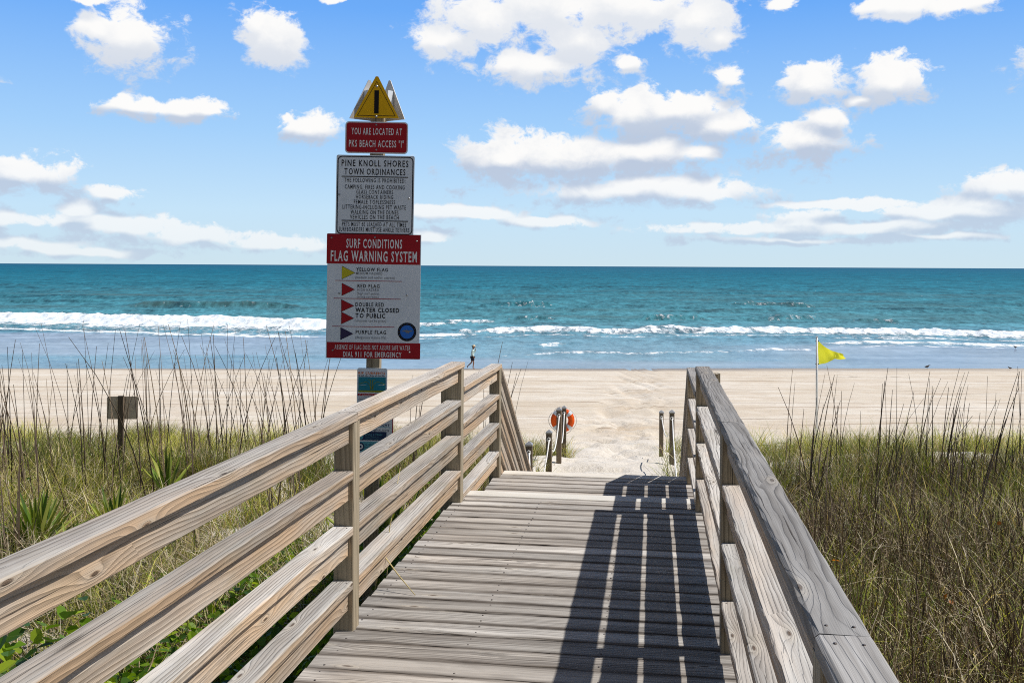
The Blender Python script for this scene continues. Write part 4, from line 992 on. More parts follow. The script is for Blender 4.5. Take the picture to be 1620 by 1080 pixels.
# living dune grass in tufts
for sel, nt_, cols, hr in ((left_side, 5200, GREEN, (.18, .52)), (right_side, 2700, DEEP + GREEN[:2], (.22, .60))):
    B, idx, c = tufts(nt_, 9, 0.06, sel=sel); n = len(B)
    hs = RNG.uniform(.6, 1.3, nt_); tone = RNG.uniform(.65, 1.35, nt_)
    far = sstep(18.5, 20.5, B[:, 1])
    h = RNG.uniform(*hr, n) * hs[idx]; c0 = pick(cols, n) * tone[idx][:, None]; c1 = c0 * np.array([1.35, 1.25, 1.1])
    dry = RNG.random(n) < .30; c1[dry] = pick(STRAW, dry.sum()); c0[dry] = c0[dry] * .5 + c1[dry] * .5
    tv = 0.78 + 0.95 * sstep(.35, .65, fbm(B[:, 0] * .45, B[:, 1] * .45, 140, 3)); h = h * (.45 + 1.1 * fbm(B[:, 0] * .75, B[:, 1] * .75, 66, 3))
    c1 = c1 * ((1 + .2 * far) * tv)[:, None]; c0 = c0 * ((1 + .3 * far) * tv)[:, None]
    g.add(blades(B, h, RNG.uniform(.005, .012, n), RNG.uniform(0, 6.28, n), np.abs(RNG.normal(.1, .3, n)), RNG.uniform(.05, .95, n), c0 * .4, c1 * 1.25))  # roots darkened, tips brightened: shade and sunlight painted into the blade colour
# bright sparse line of grass at the seaward edge
B, idx, c = tufts(1100, 11, 0.07, dens=lambda x, y: veg_density(x, y) * sstep(19.3, 20.2, y) * (0.1 + 1.6 * np.maximum(0, fbm(x * .6, y * .6, 90, 2) - .35)), y0=19); n = len(B)
c0 = pick([(0.27, 0.27, 0.07), (0.33, 0.31, 0.10), (0.20, 0.22, 0.06)], n)
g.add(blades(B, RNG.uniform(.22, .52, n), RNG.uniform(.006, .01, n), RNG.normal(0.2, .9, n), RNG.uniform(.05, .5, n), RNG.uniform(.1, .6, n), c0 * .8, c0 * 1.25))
# low green grass close to the walkway
B, idx, c = tufts(3000, 9, .06, dens=lambda x, y: veg_density(x, y) * (1 - sstep(7.5, 10, y)), y0=3.2, y1=11); n = len(B)
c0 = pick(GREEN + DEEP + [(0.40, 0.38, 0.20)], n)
g.add(blades(B, RNG.uniform(.18, .5, n), RNG.uniform(.004, .009, n), RNG.uniform(0, 6.28, n), RNG.uniform(.1, .8, n), RNG.uniform(.2, 1.0, n), c0 * .5, c0 * 1.5))  # shade low in the tufts is put into the root colour
# taller clumps along the back of the banks, standing against the pale sand
B, idx, c = tufts(1500, 8, .05, dens=lambda x, y: (path_mask(x, y) < .1) * sstep(10.5, 12, y) * (1 - sstep(15.5, 17.5, y)) * np.clip(fbm(x * .8, y * .8, 99, 2) * 3 - 1.0, .05, 1), y0=10, y1=18); n = len(B)
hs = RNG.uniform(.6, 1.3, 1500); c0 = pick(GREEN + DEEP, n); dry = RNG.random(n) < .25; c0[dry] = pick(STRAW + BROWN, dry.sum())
g.add(blades(B, RNG.uniform(.35, .75, n) * hs[idx], RNG.uniform(.006, .013, n), RNG.uniform(0, 6.28, n), np.abs(RNG.normal(.05, .22, n)), RNG.uniform(.05, .6, n), c0 * .45, c0 * 1.25))  # clump shade painted in as darker roots, sunlit tips as lighter ones
tag(g.build('dune_grass', M_GRASS), 'olive green dune grass covering both banks beside the boardwalk', None, None, 'stuff')

s = Batch()
# dead stems standing in the grass, thickest on the right bank
for sel, n, hh in ((right_side, 27000, (.25, .78)), (left_side, 9000, (.18, .55))):
    p = scatter(n, sel=sel, dens=lambda x, y: veg_density(x, y) * (1 - sstep(13.5, 15.5, y)) * np.clip(fbm(x * .5, y * .5, 95, 2) * 3.4 - np.where(to_uv(x, y)[0] > 0, .75, 1.1), .06, 1), y1=17)
    B = np.column_stack([p, ground(p[:, 0], p[:, 1]) - .02]); c0 = pick(BROWN, n, .3)
    s.add(blades(B, RNG.uniform(*hh, n) * RNG.uniform(.6, 1.15, n), RNG.uniform(.005, .011, n), RNG.uniform(0, 6.28, n), np.abs(RNG.normal(0, .22, n)), RNG.uniform(0, .25, n), c0, c0 * 1.15))
# straw lying and hanging every way
for sel, n in ((right_side, 21000), (left_side, 18000)):
    p = scatter(n, sel=sel, dens=lambda x, y: veg_density(x, y) * (1 - sstep(14, 17, y)) * np.clip(fbm(x * .9, y * .9, 97, 2) * 3 - .9, .1, 1), y1=18)
    B = np.column_stack([p, ground(p[:, 0], p[:, 1]) + RNG.uniform(-.01, .34, n)]); c0 = pick(STRAW, n, .35)
    s.add(blades(B, RNG.uniform(.06, .30, n), RNG.uniform(.004, .009, n), RNG.uniform(0, 6.28, n), RNG.uniform(.3, 1.5, n), RNG.uniform(-.6, 1.2, n), c0 * .8, c0))
tag(s.build('dry_straw', M_DRY), 'brown dead stems and straw tangled through the grass', None, None, 'stuff')

# tall bare sea oat stalks
def stalks(base, h, r, ang, lean, curve, c0):
    N = len(h); K = 6; n3 = 3; V = np.zeros((N, K * n3, 3)); C = np.ones((N, K * n3, 4))
    fa = RNG.uniform(0, 6.28, N)
    for k in range(K):
        t = k / (K - 1); ho = h * (lean * t + curve * t ** 2.2); up = h * t * (1 - .2 * (lean + curve) ** 2)
        P = np.stack([base[:, 0] + np.cos(ang) * ho, base[:, 1] + np.sin(ang) * ho, base[:, 2] + up], 1)
        rr = r * (1 - .68 * t)
        for q in range(n3):
            a = fa + q * 2.094
            V[:, k * n3 + q] = P + np.stack([np.cos(a) * rr, np.sin(a) * rr, 0 * rr], 1)
            C[:, k * n3 + q, :3] = c0 * (0.8 + .5 * t)
    one = []
    for k in range(K - 1):
        for q in range(n3):
            q2 = (q + 1) % n3; one += [k * n3 + q, k * n3 + q2, (k + 1) * n3 + q2, (k + 1) * n3 + q]
    L = (np.arange(N)[:, None] * K * n3 + np.array(one)[None]).ravel()
    return V.reshape(-1, 3), L, np.full(N * (K - 1) * n3, 4), C.reshape(-1, 4)
b = Batch()
def stalk_set(clumps, per, spread, hr, meanlean, sd=0.5):
    pts = []; 
    for (cx, cy) in clumps:
        k = max(1, int(RNG.poisson(per)))
        pts.append(np.array([cx, cy]) + RNG.normal(0, spread, (k, 2)))
    p = np.concatenate(pts); u, v = to_uv(p[:, 0], p[:, 1]); ok = (path_mask(p[:, 0], p[:, 1]) < .2) & ~((u > -1.5) & (u < .55) & (v < 11)); p = p[ok]; n = len(p)
    B = np.column_stack([p, ground(p[:, 0], p[:, 1]) - .03]); c0 = pick([(0.115, 0.08, 0.06), (0.09, 0.065, 0.05), (0.16, 0.115, 0.08), (0.20, 0.15, 0.10)], n, .25)
    a = np.where(RNG.random(n) < .72, RNG.normal(math.pi, .7, n), RNG.normal(0, .7, n)) if meanlean < 0 else RNG.normal(0, 1.2, n)
    b.add(stalks(B, RNG.uniform(*hr, n), RNG.uniform(.006, .013, n), a, np.abs(RNG.normal(.04, .06, n)), np.abs(RNG.normal(.09, .09, n)), c0))
def gx(px, d): return ((px - 810) / F * d, d)
rr_ = np.random.default_rng(5)
# left bank: dense curtain of stalks
stalk_set([gx(px + rr_.normal(0, 6), rr_.uniform(11.5, 17.5)) for px in (5, 18, 30, 55, 75, 95, 110, 130, 150, 165, 180, 205, 225, 245, 260, 270, 285, 300, 312, 325, 335, 350, 365, 375, 400, 412, 425, 440, 455, 475, 490, 500)], 4.6, .12, (1.5, 2.35), -1)
stalk_set([gx(px, rr_.uniform(8.5, 12)) for px in (20, 60, 150, 310, 420, 480)], 3, .1, (.9, 1.35), -1)
stalk_set([gx(px, rr_.uniform(10, 17)) for px in range(-400, 0, 22)], 3, .15, (1.3, 2.0), -1)
stalk_set([gx(px, rr_.uniform(9, 11.5)) for px in (640, 655, 700, 765, 775)], 1.6, .05, (1.3, 1.75), 1)
stalk_set([gx(px, rr_.uniform(13.5, 15)) for px in (773, 790, 806, 850, 858)], 1.4, .05, (1.5, 2.2), 1)
# right bank: sparser
stalk_set([gx(px + rr_.normal(0, 4), rr_.uniform(11.5, 15.5)) for px in (1245, 1278, 1286, 1310, 1340, 1350, 1382, 1396, 1405, 1422, 1450, 1462, 1480, 1492, 1500, 1512, 1530, 1545, 1565, 1575, 1590, 1600, 1612)], 2.6, .07, (1.15, 1.85), 1)
stalk_set([gx(px, rr_.uniform(9, 12)) for px in (1270, 1310, 1345, 1380, 1410, 1440, 1475, 1505, 1535, 1560, 1600)], 3.2, .14, (.7, 1.15), 1)
stalk_set([gx(px, rr_.uniform(11, 15)) for px in range(1630, 2050, 26)], 2, .12, (1.2, 1.9), 1)
tag(b.build('sea_oat_stalks', M_DRY), 'tall thin bare sea oat stalks standing above the dune grass', None, None, 'stuff')

# leafy vines and weeds
def leaves(cent, size, normal_j, cols, fold=.25):
    """round-ended six-sided leaves"""
    N = len(size); out = [(-.5, 0), (-.32, .36), (.1, .48), (.5, .22), (.62, 0), (.5, -.22), (.1, -.48), (-.32, -.36)]
    K = len(out); V = np.zeros((N, K, 3)); C = np.ones((N, K, 4))
    yaw = RNG.uniform(0, 6.28, N); pit = RNG.normal(.25, normal_j, N); rol = RNG.normal(0, normal_j, N)
    cy, sy_ = np.cos(yaw), np.sin(yaw); cp, sp_ = np.cos(pit), np.sin(pit); cr, sr = np.cos(rol), np.sin(rol)
    c0 = pick(cols, N, .25)
    for k, (a, b_) in enumerate(out):
        lx = a * size; ly = b_ * size * .9; lz_ = np.abs(b_) * size * fold
        y1 = ly * cr - lz_ * sr; z1 = ly * sr + lz_ * cr; x2 = lx * cp + z1 * sp_; z2 = -lx * sp_ + z1 * cp
        V[:, k] = np.stack([cent[:, 0] + x2 * cy - y1 * sy_, cent[:, 1] + x2 * sy_ + y1 * cy, cent[:, 2] + z2], 1)
        C[:, k, :3] = c0
    one = [0, 1, 2, 3, 4, 4, 5, 6, 7, 0]
    L = (np.arange(N)[:, None] * K + np.array(one)[None]).ravel()
    return V.reshape(-1, 3), L, np.full(2 * N, 5), C.reshape(-1, 4)
VINE = [(0.13, 0.24, 0.015), (0.20, 0.33, 0.02), (0.08, 0.17, 0.015), (0.30, 0.40, 0.03), (0.05, 0.11, 0.015)]
lf = Batch()
# along the foot of the walkway, left side
n = 17000; u = -1.42 - np.abs(RNG.normal(0, .95, n)); v_ = RNG.uniform(2.0, 9.6, n)
k = fbm(u * 1.5, v_ * 1.2, 101, 2) > .47; u, v_ = u[k], v_[k]; x = u * CA + v_ * SA; y = -u * SA + v_ * CA
z = ground(x, y) + RNG.uniform(.10, .62, len(x)) * np.maximum(.4, 1 - .25 * np.abs(u + 1.4))
lf.add(leaves(np.column_stack([x, y, z]), RNG.uniform(.025, .07, len(x)), .55, VINE))
n = 1200; p = scatter(n, sel=left_side, dens=lambda x, y: veg_density(x, y) * (fbm(x * .6, y * .6, 103, 2) > .56), y1=13)
lf.add(leaves(np.column_stack([p, ground(p[:, 0], p[:, 1]) + RNG.uniform(.05, .4, n)]), RNG.uniform(.025, .06, n), .5, VINE))
n = 200; p = scatter(n, sel=right_side, dens=lambda x, y: veg_density(x, y) * (fbm(x * .6, y * .6, 107, 2) > .6), y1=9)
lf.add(leaves(np.column_stack([p, ground(p[:, 0], p[:, 1]) + RNG.uniform(.1, .5, n)]), RNG.uniform(.02, .05, n), .6, VINE + [(0.45, 0.36, 0.02), (0.45, 0.16, 0.02)]))
# big leaves close to the bottom left corner
for (u0, v0_, nn, sz) in ((-3.45, 5.0, 75, (.05, .115)), (-2.75, 4.75, 24, (.05, .10)), (-1.75, 4.9, 20, (.05, .09)), (-1.7, 6.3, 16, (.04, .08))):
    cc = np.column_stack([RNG.normal(u0, .17, nn), RNG.normal(v0_, .22, nn)]); x = cc[:, 0] * CA + cc[:, 1] * SA; y = -cc[:, 0] * SA + cc[:, 1] * CA
    lf.add(leaves(np.column_stack([x, y, ground(x, y) + RNG.uniform(.2, .62, nn)]), RNG.uniform(*sz, nn), .45, VINE))
tag(lf.build('vine_ground_cover', M_LEAF), 'bright green leafy vines creeping along the foot of the walkway', None, None, 'stuff')

# yuccas
def yucca(x, y, n, ln, label, up=0.0, hz=0.1):
    g_ = gz(x, y); t = empty('yucca', (x, y, g_), label, 'yucca', 'yucca plants in the dune grass')
    V = []; L = []; T = []; C = []
    for i in range(n):
        az = i * 2.39996 + random.uniform(-.2, .2); el = R(12 + 70 * ((i + .5) / n) ** .8 + random.uniform(-6, 6)) + up; l = ln * random.uniform(.75, 1.1); w = random.uniform(.022, .034) * (ln / .6) ** .5
        D = Vector((math.cos(az) * math.cos(el), math.sin(az) * math.cos(el), math.sin(el))); Sd = Vector((-math.sin(az), math.cos(az), 0)); N = Sd.cross(D); N = N if N.z > 0 else -N
        col = random.choice([(0.12, 0.20, 0.025), (0.22, 0.30, 0.04), (0.07, 0.13, 0.025), (0.34, 0.38, 0.07)])
        o = len(V); droop = random.uniform(0, .18) * math.cos(el)
        for k, tt in enumerate((0, .2, .45, .7, .9, 1.0)):
            c_ = D * (l * tt) + Vector((0, 0, hz - l * droop * tt * tt)); ww = w * (.6, 1, 1, .75, .35, .02)[k]
            V += [c_ - Sd * ww + N * ww * .5, c_ - N * ww * .15, c_ + Sd * ww + N * ww * .5]
            e = (.55, .52, .16) if random.random() < .5 else col
            C += [(*[a * .5 + b_ * .5 for a, b_ in zip(col, e)], 1), (*col, 1), (*[a * .5 + b_ * .5 for a, b_ in zip(col, e)], 1)]
        for k in range(5):
            for q in range(2): L += [o + k * 3 + q, o + k * 3 + q + 1, o + k * 3 + q + 4, o + k * 3 + q + 3]; T.append(4)
    np_mesh('leaves', [tuple(p) for p in V], L, T, M_YUC, t, {'col': ('POINT', 'FLOAT_COLOR', C)}, None, True)
    MB().tube([(0, 0, -.1), (0, 0, hz * .6), (0, 0, hz + .02)], [.05, .055, .03], 10).build('stem', M_PILE, t)
yucca(*gx(62, 9.3), 54, .66, 'large spiky yucca at the left edge beside the nearest handrail', 0, .10)
yucca(*gx(182, 9.7), 30, .58, 'upright spiky yucca just right of the large one behind the handrail', .12, .15)
yucca(*gx(266, 11.6), 18, .62, 'narrow dark yucca partly hidden behind the handrail in the middle of the left bank', .3, .2)
yucca(*gx(115, 8.7), 20, .45, 'low yellow-green yucca between the two larger ones, behind the handrail', -.05, .1)
yucca(*gx(598, 8.3), 30, .85, 'tall yucca behind the railing below the sign post', .3, .12)
yucca(*gx(632, 9.2), 16, .75, 'slim yucca behind the railing right of the sign post', .4, .12)

# ------------------------------------------------------------------ person walking at the water's edge
M_SKIN = paint('tanned_skin', (0.42, 0.235, 0.16), 0.55, 0, 0.05)
M_SHIRT = paint('pale_mint_shirt_cloth', (0.60, 0.76, 0.74), 0.85, 0, 0.06)
M_SHORTS = paint('dark_navy_shorts_cloth', (0.03, 0.032, 0.05), 0.85)
M_HAT = paint('tan_hat_straw', (0.66, 0.54, 0.36), 0.85)
M_HAIR = paint('dark_hair', (0.05, 0.035, 0.025), 0.8)
def skin(name, mat, parent, nodes, edges, sub=2):
    me = bpy.data.meshes.new(name); me.from_pydata([n[:3] for n in nodes], edges, [])
    o = bpy.data.objects.new(name, me); COL.objects.link(o)
    md = o.modifiers.new('skin', 'SKIN')
    for i, n in enumerate(nodes):
        sv = me.skin_vertices[0].data[i]; r = n[3]; sv.radius = r if isinstance(r, tuple) else (r, r)
        sv.use_root = (i == 0)
    md.use_smooth_shade = True
    sb = o.modifiers.new('sub', 'SUBSURF'); sb.levels = sub; sb.render_levels = sub
    dg = bpy.context.evaluated_depsgraph_get(); m2 = bpy.data.meshes.new_from_object(o.evaluated_get(dg))
    bpy.data.objects.remove(o); bpy.data.meshes.remove(me)
    m2.name = name; m2.materials.clear(); m2.materials.append(mat)
    o = bpy.data.objects.new(name, m2); link(o, parent); return o
pp = at(748.2, 583.6, 74.2); pg = gz(pp.x, pp.y)
person = empty('person', (pp.x, pp.y, pg), 'person in tan hat, mint shirt and dark shorts walking along the water edge', 'person')
# faces +x; -y is towards the viewpoint
N = [(0, 0, .93, (.14, .11)), (.01, 0, 1.10, (.13, .105)), (.02, 0, 1.28, (.155, .115)), (.03, 0, 1.42, (.12, .09)), (.05, 0, 1.49, .055), (.075, 0, 1.56, .062), (.09, 0, 1.645, (.085, .095)), (.085, 0, 1.72, .075)]
E = [(0, 1), (1, 2), (2, 3), (3, 4), (4, 5), (5, 6), (6, 7)]
def chain(start, pts):
    p = start
    for q in pts: N.append(q); E.append((p, len(N) - 1)); p = len(N) - 1
    return p
chain(0, [(.03, -.095, .88, .085), (.09, -.10, .50, .055), (.085, -.10, .44, .056), (.05, -.10, .10, .038), (.06, -.10, .045, .038), (.19, -.105, .03, .03)])
chain(0, [(-.02, .095, .88, .085), (-.06, .10, .50, .055), (-.09, .10, .45, .056), (-.36, .10, .20, .038), (-.40, .10, .15, .038), (-.36, .10, .06, .03)])
h1 = chain(3, [(.02, -.17, 1.40, .055), (-.01, -.215, 1.13, .043), (.10, -.22, .92, .032), (.125, -.22, .86, .034)])
for dx, dy, l in ((.03, -.03, .075), (.035, -.012, .085), (.03, .006, .08), (.022, .022, .065)): chain(h1, [(.125 + dx * .5, -.22 + dy * .5, .83, .011), (.125 + dx * .8, -.22 + dy, .86 - l, .008)])
chain(h1, [(.165, -.20, .84, .011), (.175, -.19, .81, .009)])
h2 = chain(3, [(.03, .17, 1.40, .055), (.13, .20, 1.17, .043), (.24, .13, 1.40, .032), (.23, .09, 1.47, .032)])
for dy, l in ((-.03, .075), (-.01, .085), (.008, .08), (.025, .065)): chain(h2, [(.235, .09 + dy * .7, 1.50, .011), (.225, .08 + dy, 1.47 + l, .008)])
chain(h2, [(.205, .06, 1.49, .011), (.19, .045, 1.52, .009)])
body = skin('body', M_SKIN, person, N, E)
q = MB()
q.tube([(.17, 0, 1.655), (.198, 0, 1.625), (.19, 0, 1.605)], [.012, .018, .008], 8); q.build('nose', M_SKIN, body)
q = MB(); q.tube([(.155, -.022, 1.585), (.172, 0, 1.585), (.155, .022, 1.585)], .007, 6); q.build('mouth', paint('lip_colour', (.32, .12, .10)), body)
q = MB()
for sgn in (-1, 1): q.tube([(.155, sgn * .034, 1.66), (.168, sgn * .034, 1.66)], .011, 8)
q.build('eyes', M_HAIR, body)
q = MB()
for sgn in (-1, 1): q.tube([(.085, sgn * .085, 1.61), (.08, sgn * .10, 1.64), (.085, sgn * .09, 1.67)], [.012, .02, .012], 8)
q.build('ears', M_SKIN, body)
skin('shirt', M_SHIRT, person, [(0, 0, .90, (.165, .135)), (.01, 0, 1.10, (.155, .13)), (.02, 0, 1.28, (.175, .135)), (.03, 0, 1.43, (.13, .10)), (.045, 0, 1.475, .07),
     (.02, -.175, 1.40, .075), (-.01, -.22, 1.13, .064), (.085, -.225, .95, .052), (.03, .175, 1.40, .075), (.13, .205, 1.17, .064), (.225, .14, 1.37, .052)],
     [(0, 1), (1, 2), (2, 3), (3, 4), (3, 5), (5, 6), (6, 7), (3, 8), (8, 9), (9, 10)])
skin('shorts', M_SHORTS, person, [(0, 0, .95, (.155, .125)), (.03, -.095, .86, .11), (.075, -.10, .58, .095), (-.02, .095, .86, .11), (-.05, .10, .58, .095)], [(0, 1), (1, 2), (0, 3), (3, 4)])
skin('hair', M_HAIR, person, [(.055, 0, 1.68, (.088, .10)), (.03, 0, 1.60, .07), (.035, 0, 1.54, .05)], [(0, 1), (1, 2)])
q = MB(); q.tube([(.09, 0, 1.705), (.09, 0, 1.715), (.088, 0, 1.755), (.085, 0, 1.795), (.085, 0, 1.80)], [.19, .115, .108, .085, .02], 18)
q.add([(.09 + r * math.cos(a), r * math.sin(a) * .9, 1.698 - (.02 if r > .12 else 0)) for r in (.10, .185) for a in np.linspace(0, 2 * math.pi, 19)[:-1]], [[i, (i + 1) % 18, 18 + (i + 1) % 18, 18 + i] for i in range(18)], None, 0, True)
q.build('hat', M_HAT, person)

# ------------------------------------------------------------------ shorebirds
M_BIRD = paint('grey_brown_feathers', (0.10, 0.085, 0.075), 0.8); M_BILL = paint('dark_bill', (.03, .025, .02), .6)
def bird(px, py, d, sc, face, label):
    p = at(px, py, d); zz = max(0.05, gz(p.x, p.y))
    t = empty('shorebird', (p.x, p.y, zz), label, 'bird', 'shorebirds at the water edge', 0 if face > 0 else math.pi)
    b_ = skin('body', M_BIRD, t, [(0, 0, .16 * sc, .062 * sc), (-.09 * sc, 0, .15 * sc, .045 * sc), (-.17 * sc, 0, .145 * sc, .014 * sc), (.07 * sc, 0, .19 * sc, .045 * sc), (.10 * sc, 0, .24 * sc, .026 * sc), (.125 * sc, 0, .27 * sc, .033 * sc)], [(0, 1), (1, 2), (0, 3), (3, 4), (4, 5)])
    MB().tube([(.14 * sc, 0, .27 * sc), (.23 * sc, 0, .262 * sc)], [.010 * sc, .003 * sc], 6).build('bill', M_BILL, b_)
    for sg in (-1, 1): MB().tube([(0, sg * .025 * sc, .13 * sc), (-.02 * sc, sg * .025 * sc, .07 * sc), (0, sg * .025 * sc, 0), (.04 * sc, sg * .025 * sc, 0.002)], .007 * sc, 6).build('leg', M_BILL, t)
bird(1467.8, 582.5, 75.5, 1.25, 1, 'small dark shorebird standing in the wet sand right of the yellow flag')
bird(1606.8, 550, 95.0, 1.1, -1, 'distant dark shorebird just below the foam line at the far right')
bird(1598.5, 587.0, 74.0, 0.95, -1, 'shorebird on the edge of the dry sand at the far right')

# ------------------------------------------------------------------ sun and sky
EL = R(54.5); AZ = R(4.5)          # sun from the right, a touch ahead
sd = Vector((math.cos(EL) * math.cos(AZ), math.cos(EL) * math.sin(AZ), math.sin(EL)))
sun = bpy.data.lights.new('sun', 'SUN'); sun.energy = 4.9; sun.angle = R(0.53); sun.color = (1.0, 0.96, 0.905)
so = bpy.data.objects.new('sun', sun); COL.objects.link(so); so.rotation_euler = sd.to_track_quat('Z', 'Y').to_euler(); so.location = (30, 10, 50)

w = bpy.data.worlds.new('World'); scn.world = w; w.use_nodes = True; nt = NT(w.node_tree)
bg = nt.n['Background']
sky = nt.new('ShaderNodeTexSky', sky_type='NISHITA'); sky.sun_disc = False; sky.sun_elevation = EL; sky.sun_rotation = math.pi / 2 - AZ
sky.altitude = 0; sky.air_density = 1.0; sky.dust_density = 0.6; sky.ozone_density = 2.0
D = nt.new('ShaderNodeTexCoord').outputs['Generated']; d3 = nt.sep(D)
az = nt.math('ARCTAN2', d3[0], d3[1]); el = nt.math('ARCSINE', d3[2])
# fluffy edges: the field of cloud centres is warped and broken by noise in direction space
av = nt.comb(az, el, 0)
wn = nt.new('ShaderNodeTexNoise'); nt.put(wn.inputs['Vector'], nt.comb(nt.math('MULTIPLY', az, 1.0), nt.math('MULTIPLY', el, 1.3), 0)); wn.inputs['Scale'].default_value = 22; wn.inputs['Detail'].default_value = 2
warp = nt.vmath('MULTIPLY', nt.vmath('SUBTRACT', wn.outputs['Color'], (0.5, 0.5, 0.5)), (0.030, 0.016, 0))
fn = nt.noise(nt.comb(az, nt.math('MULTIPLY', el, 1.3), 0.4), 42, 8, 0.66, 0.3)
fn2 = nt.noise(nt.comb(az, nt.math('MULTIPLY', el, 1.5), 2.7), 17, 4, 0.6)
fnl = nt.math('ADD', nt.math('MULTIPLY', nt.math('SUBTRACT', fn, 0.5), 2.6), nt.math('MULTIPLY', nt.math('SUBTRACT', fn2, 0.5), 1.8))
CL = [(760,30,80,44),(700,62,52,22),(880,15,120,50),(1000,10,135,42),(1095,35,60,36),(850,108,92,26),(910,62,62,42),(1130,62,28,14),(800,100,40,26),
 (990,95,20,15),(1157,126,25,17),(1280,133,40,28),(1412,125,55,30),(1358,157,14,9),(1000,178,76,36),(1070,175,85,28),(1135,200,66,24),(960,162,40,30),
 (1270,222,80,30),(1305,192,44,24),(900,248,180,38),(800,248,82,28),(1010,240,95,26),(1108,240,34,18),(1000,300,180,24),(1090,303,95,20),
 (205,58,64,38),(160,44,36,24),(435,62,44,44),(408,38,24,20),(275,170,96,15),(205,160,20,12),(335,172,34,13),(482,198,44,20),
 (40,275,72,26),(180,305,42,13),(120,332,28,14),(8,345,22,16),(100,350,80,12),(205,360,80,15),(300,374,100,14),(430,384,90,12),(60,387,100,13),(150,398,90,9),
 (740,338,100,13),(860,351,80,11),(680,373,36,11),(1270,347,66,15),(1200,362,160,11),(1400,357,160,14),(1560,327,110,17),(1612,298,80,26),(1540,335,80,18),(1350,323,130,7),(1500,337,105,12),
 (1500,373,90,6),(1250,380,160,7),(1410,6,40,17),(1522,4,50,14),(1385,12,26,10),(1240,8,18,7),(140,0,30,9),(520,-2,20,6),
 (-160,120,80,40),(-300,300,120,30),(1760,90,90,36),(1850,250,120,34),(1720,180,60,20)]
def to_dir(px, py):
    a = math.atan((px - 810) / F); e = math.atan((hor(px) - py) / F * math.cos(a)); return a, e
def field(vec):
    best = None
    for cx, cy, rx, ry in CL:
        a, e = to_dir(cx, cy); ia, ie = F / rx / 1.02, F / ry / 1.02
        q = nt.vmath('MULTIPLY_ADD', vec, (ia, ie, 0), (-a * ia, -e * ie, 0))
        l = nt.vmath('LENGTH', q)
        best = l if best is None else nt.math('SMOOTH_MIN', best, l, 0.35)
    return nt.math('SUBTRACT', 1.16, best)
wv_ = nt.vmath('ADD', av, warp)
fc = field(wv_)
f0 = nt.math('ADD', fc, fnl)
f1 = nt.math('ADD', nt.math('SUBTRACT', field(nt.vmath('ADD', wv_, (0.003, 0.014, 0))), fc), nt.math('ADD', nt.math('MULTIPLY', nt.math('SUBTRACT', fn, 0.5), 1.0), nt.math('MULTIPLY', nt.math('SUBTRACT', fn2, 0.5), 0.8)))
# beyond the view: scattered cloud of the same kind all round the sky
oth = nt.noise(nt.comb(nt.math('MULTIPLY', az, 2.2), nt.math('MULTIPLY', el, 5.0), 3.3), 1.6, 6, 0.6)
side = nt.maprange(nt.math('MAXIMUM', nt.math('ABSOLUTE', az), nt.math('MULTIPLY', el, 1.4)), 0.66, 0.85)
f0 = nt.math('MAXIMUM', f0, nt.math('ADD', nt.math('MULTIPLY', side, 3.0), nt.math('ADD', -3.66, nt.math('MULTIPLY', oth, 1.0))))
shade = nt.maprange(f1, -0.65, 0.38, 0, 1, True)
f0 = nt.math('ADD', f0, nt.math('MULTIPLY', nt.maprange(f1, -0.2, 0.6, 0, 1), 0.26))
alpha = nt.maprange(f0, -0.06, nt.maprange(shade, 0.1, 0.8, 0.42, 0.66), 0, 1, True)
low = nt.maprange(el, 0.015, 0.10, 0.62, 1.0)
alpha = nt.math('MULTIPLY', alpha, low)
shade = nt.math('MULTIPLY', shade, nt.maprange(el, 0.13, 0.22, 1.0, 0.45))
ccol = nt.mix(shade, (0.98, 0.975, 0.965), (0.51, 0.595, 0.74))
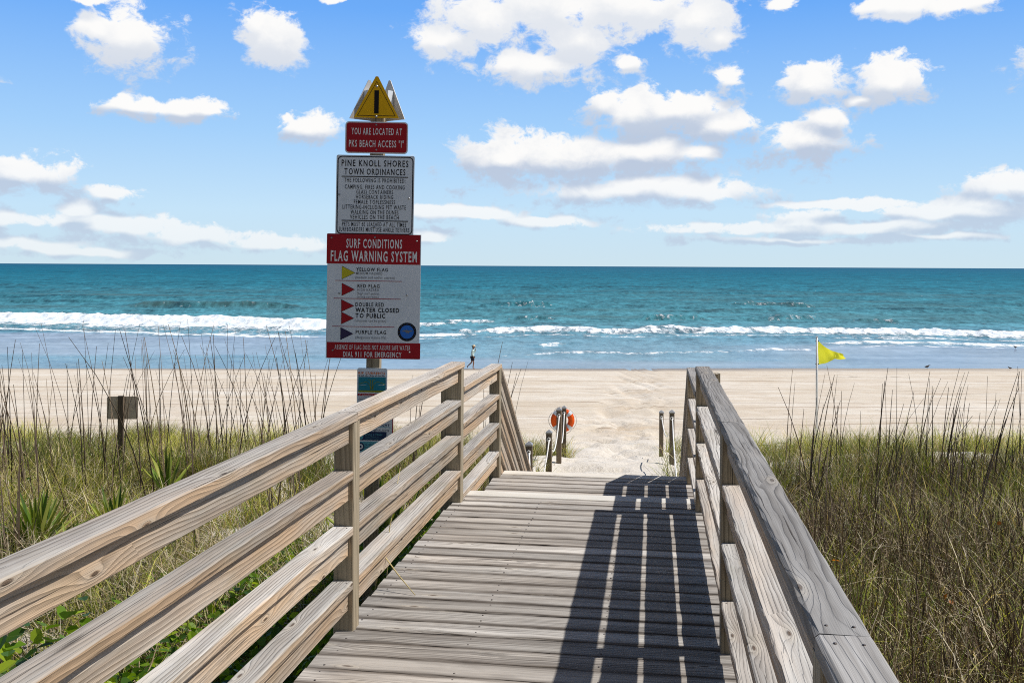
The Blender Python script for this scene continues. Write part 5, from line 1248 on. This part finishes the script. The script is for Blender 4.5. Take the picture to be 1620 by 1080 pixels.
skyc = nt.vmath('MULTIPLY', sky.outputs[0], (0.1, 0.1, 0.1))
skyc = nt.vmath('MULTIPLY', skyc, (0.86, 0.82, 0.78))
grad = nt.ramp(nt.maprange(el, 0.0, 0.6), [(0.0, (0.62, 0.775, 0.86)), (0.09, (0.56, 0.775, 0.95)), (0.22, (0.37, 0.635, 0.97)), (0.42, (0.155, 0.415, 0.94)), (0.62, (0.085, 0.28, 0.76)), (1.0, (0.07, 0.19, 0.50))])
seaward = nt.maprange(d3[1], -0.30, 0.35, 0, 1, True)
land = nt.vmath('MULTIPLY', skyc, (0.64, 0.65, 0.68))
skyc = nt.mix(seaward, land, nt.mix(nt.maprange(el, 0.30, 0.62, 1.0, 0.0, True), skyc, grad))
fin = nt.mix(nt.maprange(el, -0.002, 0.004, 0, 1), skyc, nt.mix(alpha, skyc, ccol))
fin = nt.vmath('MULTIPLY', fin, (10.0, 10.0, 10.0))
nt.put(bg.inputs['Color'], fin); bg.inputs['Strength'].default_value = 0.1
w.cycles.sampling_method = 'MANUAL'; w.cycles.sample_map_resolution = 1024

# ------------------------------------------------------------------ camera
cam = bpy.data.cameras.new('camera'); co = bpy.data.objects.new('camera', cam); COL.objects.link(co)
co.matrix_world = Matrix.Translation((0, 0, ZC)) @ Matrix.Rotation(math.pi / 2, 4, 'X') @ Matrix.Rotation(0.00494, 4, 'Z')
cam.sensor_width = 36; cam.lens = 36 * F / 1620; cam.shift_y = -119.5 / 1620
cam.clip_start = 0.05; cam.clip_end = 200000
scn.camera = co
scn.view_settings.view_transform = 'Standard'; scn.view_settings.look = 'None'; scn.view_settings.exposure = 0; scn.view_settings.gamma = 1
scn.render.engine = 'CYCLES'
scn.cycles.max_bounces = 6; scn.cycles.diffuse_bounces = 3; scn.cycles.glossy_bounces = 2; scn.cycles.transmission_bounces = 3
scn.cycles.use_denoising = False; scn.cycles.use_adaptive_sampling = False
scn.cycles.pixel_filter_type = 'BLACKMAN_HARRIS'; scn.cycles.filter_width = 1.05
scn.cycles.sample_clamp_indirect = 1.5
